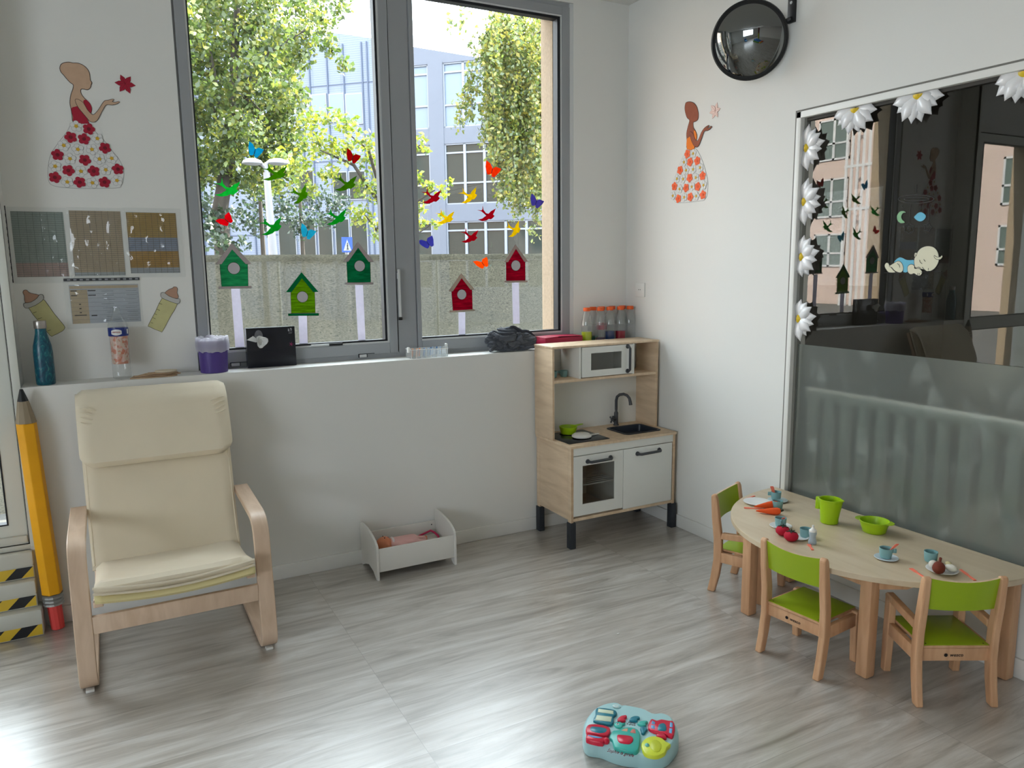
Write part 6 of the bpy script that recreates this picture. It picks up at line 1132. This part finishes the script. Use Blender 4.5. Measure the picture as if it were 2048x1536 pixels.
for u, v in ((380, 60), (560, 90), (520, 220), (370, 220), (610, 60)): q = at(u, v, 1, 12+nr.uniform(-.6, .6)); m.tube([b0.lerp(b1, .35+.1*nr.random()), (b0.lerp(b1, .7)+q)/2+Vector((0, 0, .2)), q], [.06, .04, .015], BARK, 7)
m.build('branches', t)
t = thing('maple_tree', 'yellow-green maple reaching from the left pane across the mullion', 'tree', (1.2, 9.8, -.7))
lst = [(620, 240, 26), (660, 235, 28), (700, 250, 26), (640, 290, 36), (690, 300, 34), (735, 280, 24), (740, 320, 30), (780, 310, 30), (660, 350, 26), (740, 380, 34), (720, 430, 30), (760, 460, 30), (600, 340, 30), (560, 320, 28), (830, 290, 16), (845, 275, 13), (850, 300, 12), (835, 360, 20), (860, 375, 16), (885, 385, 16), (900, 365, 11), (845, 415, 14), (840, 445, 18), (870, 450, 14), (885, 432, 9), (800, 400, 40), (800, 350, 40), (620, 380, 22), (550, 370, 20)]
leaves('foliage', cl(lst, 9.6, 1900, .35), 0, .078, LB2, t)
m = MB(); c0 = at(770, 500, 1, 9.8); m.tube([(c0.x, 9.8, -.7), c0, at(780, 400, 1, 9.8), at(790, 300, 1, 9.9)], [.13, .1, .07, .03], BARK, 10); m.build('trunk', t); m = MB()
for u, v in ((640, 300), (700, 270), (870, 380), (840, 290), (730, 430), (860, 450)): m.tube([at(775, 430, 1, 9.8), at((775+u)/2, v+30, 1, 9.7), at(u, v, 1, 9.6)], [.04, .03, .01], BARK, 6)
m.build('branches', t)
t = thing('weeping_birch', 'weeping birch branches hanging down on the right side of the right pane', 'tree', (4.2, 7.5, -.7))
C = []; m = MB(); r = random.Random(5)
def strand(u, v0, v1, y, w=5):
    n = max(6, int((v1-v0)/5)); P = []
    for i in range(n): f = i/(n-1); p = at(u+6*math.sin(f*4+u)+r.uniform(-1, 1), v0+(v1-v0)*f, 1, y); P.append(p)
    m.tube(P, .004, BARKW if r.random() < .3 else BARK, 4)
    for p in P:
        for _ in range(w): C.append(((p.x+r.gauss(0, .055), p.y+r.gauss(0, .06), p.z+r.gauss(0, .05)), (.02, .02, .02), 1))
for k in range(64): u = r.uniform(975, 1135); strand(u, r.uniform(10, 120), r.uniform(250, 330) if u < 1000 else r.uniform(300, 430), 7.5+r.uniform(-.6, .6), 8)
for u, a, b in ((925, 25, 60), (905, 30, 55), (945, 70, 100), (960, 60, 105), (955, 95, 180), (945, 120, 215), (938, 140, 245), (925, 170, 260), (918, 195, 255), (950, 150, 230), (975, 40, 300), (985, 60, 330), (968, 90, 260), (1000, 330, 370), (1015, 350, 415), (1030, 370, 445), (1005, 300, 400), (992, 290, 350), (1040, 330, 400), (1060, 380, 440), (1070, 420, 480), (1075, 350, 460)): strand(u, a, b, 7.5, 4)
m.build('hanging_twigs', t); leaves('foliage', C, 0, .062, LB4, t, hang=.6)
m = MB(); q = [at(1200, -60, 1, 7.6), at(1110, 50, 1, 7.5), at(1060, 70, 1, 7.5), at(1038, 100, 1, 7.5), at(1025, 160, 1, 7.5), at(1012, 220, 1, 7.5)]; m.tube(q, [.04, .03, .022, .018, .013, .006], BARKW, 8); m.tube([(5.6, 8, -.7), (5.4, 7.9, 3), q[0]], [.16, .12, .05], BARKW, 10); m.build('branches', t)
for i, (lab, lst, y) in enumerate((('dark green shrub behind the lamp post', [(520, 400, 34), (560, 420, 34), (520, 450, 34), (480, 430, 36), (440, 440, 34), (420, 400, 30), (500, 370, 30)], 14.5), ('dark green shrub behind the middle of the left pane', [(600, 400, 34), (640, 400, 36), (620, 440, 30), (680, 410, 30), (660, 440, 24), (590, 440, 26), (600, 460, 24)], 16.5), ('dark leafy shrub low at the left edge of the left pane', [(390, 430, 36), (370, 380, 36), (400, 480, 30), (440, 490, 26), (480, 490, 24), (430, 430, 30), (415, 455, 26), (445, 470, 26)], 11.3))):
    t = thing('shrub', lab, 'shrub', (at(lst[0][0], 520, 1, y).x, y, -.7)); leaves('foliage', cl(lst, y, 1100, .7), 0, .09, LB3, t); m = MB(); q = at(lst[0][0], lst[0][1], 1, y); m.tube([(q.x, y, -.7), q], [.09, .04], BARK, 7); m.build('stem', t)
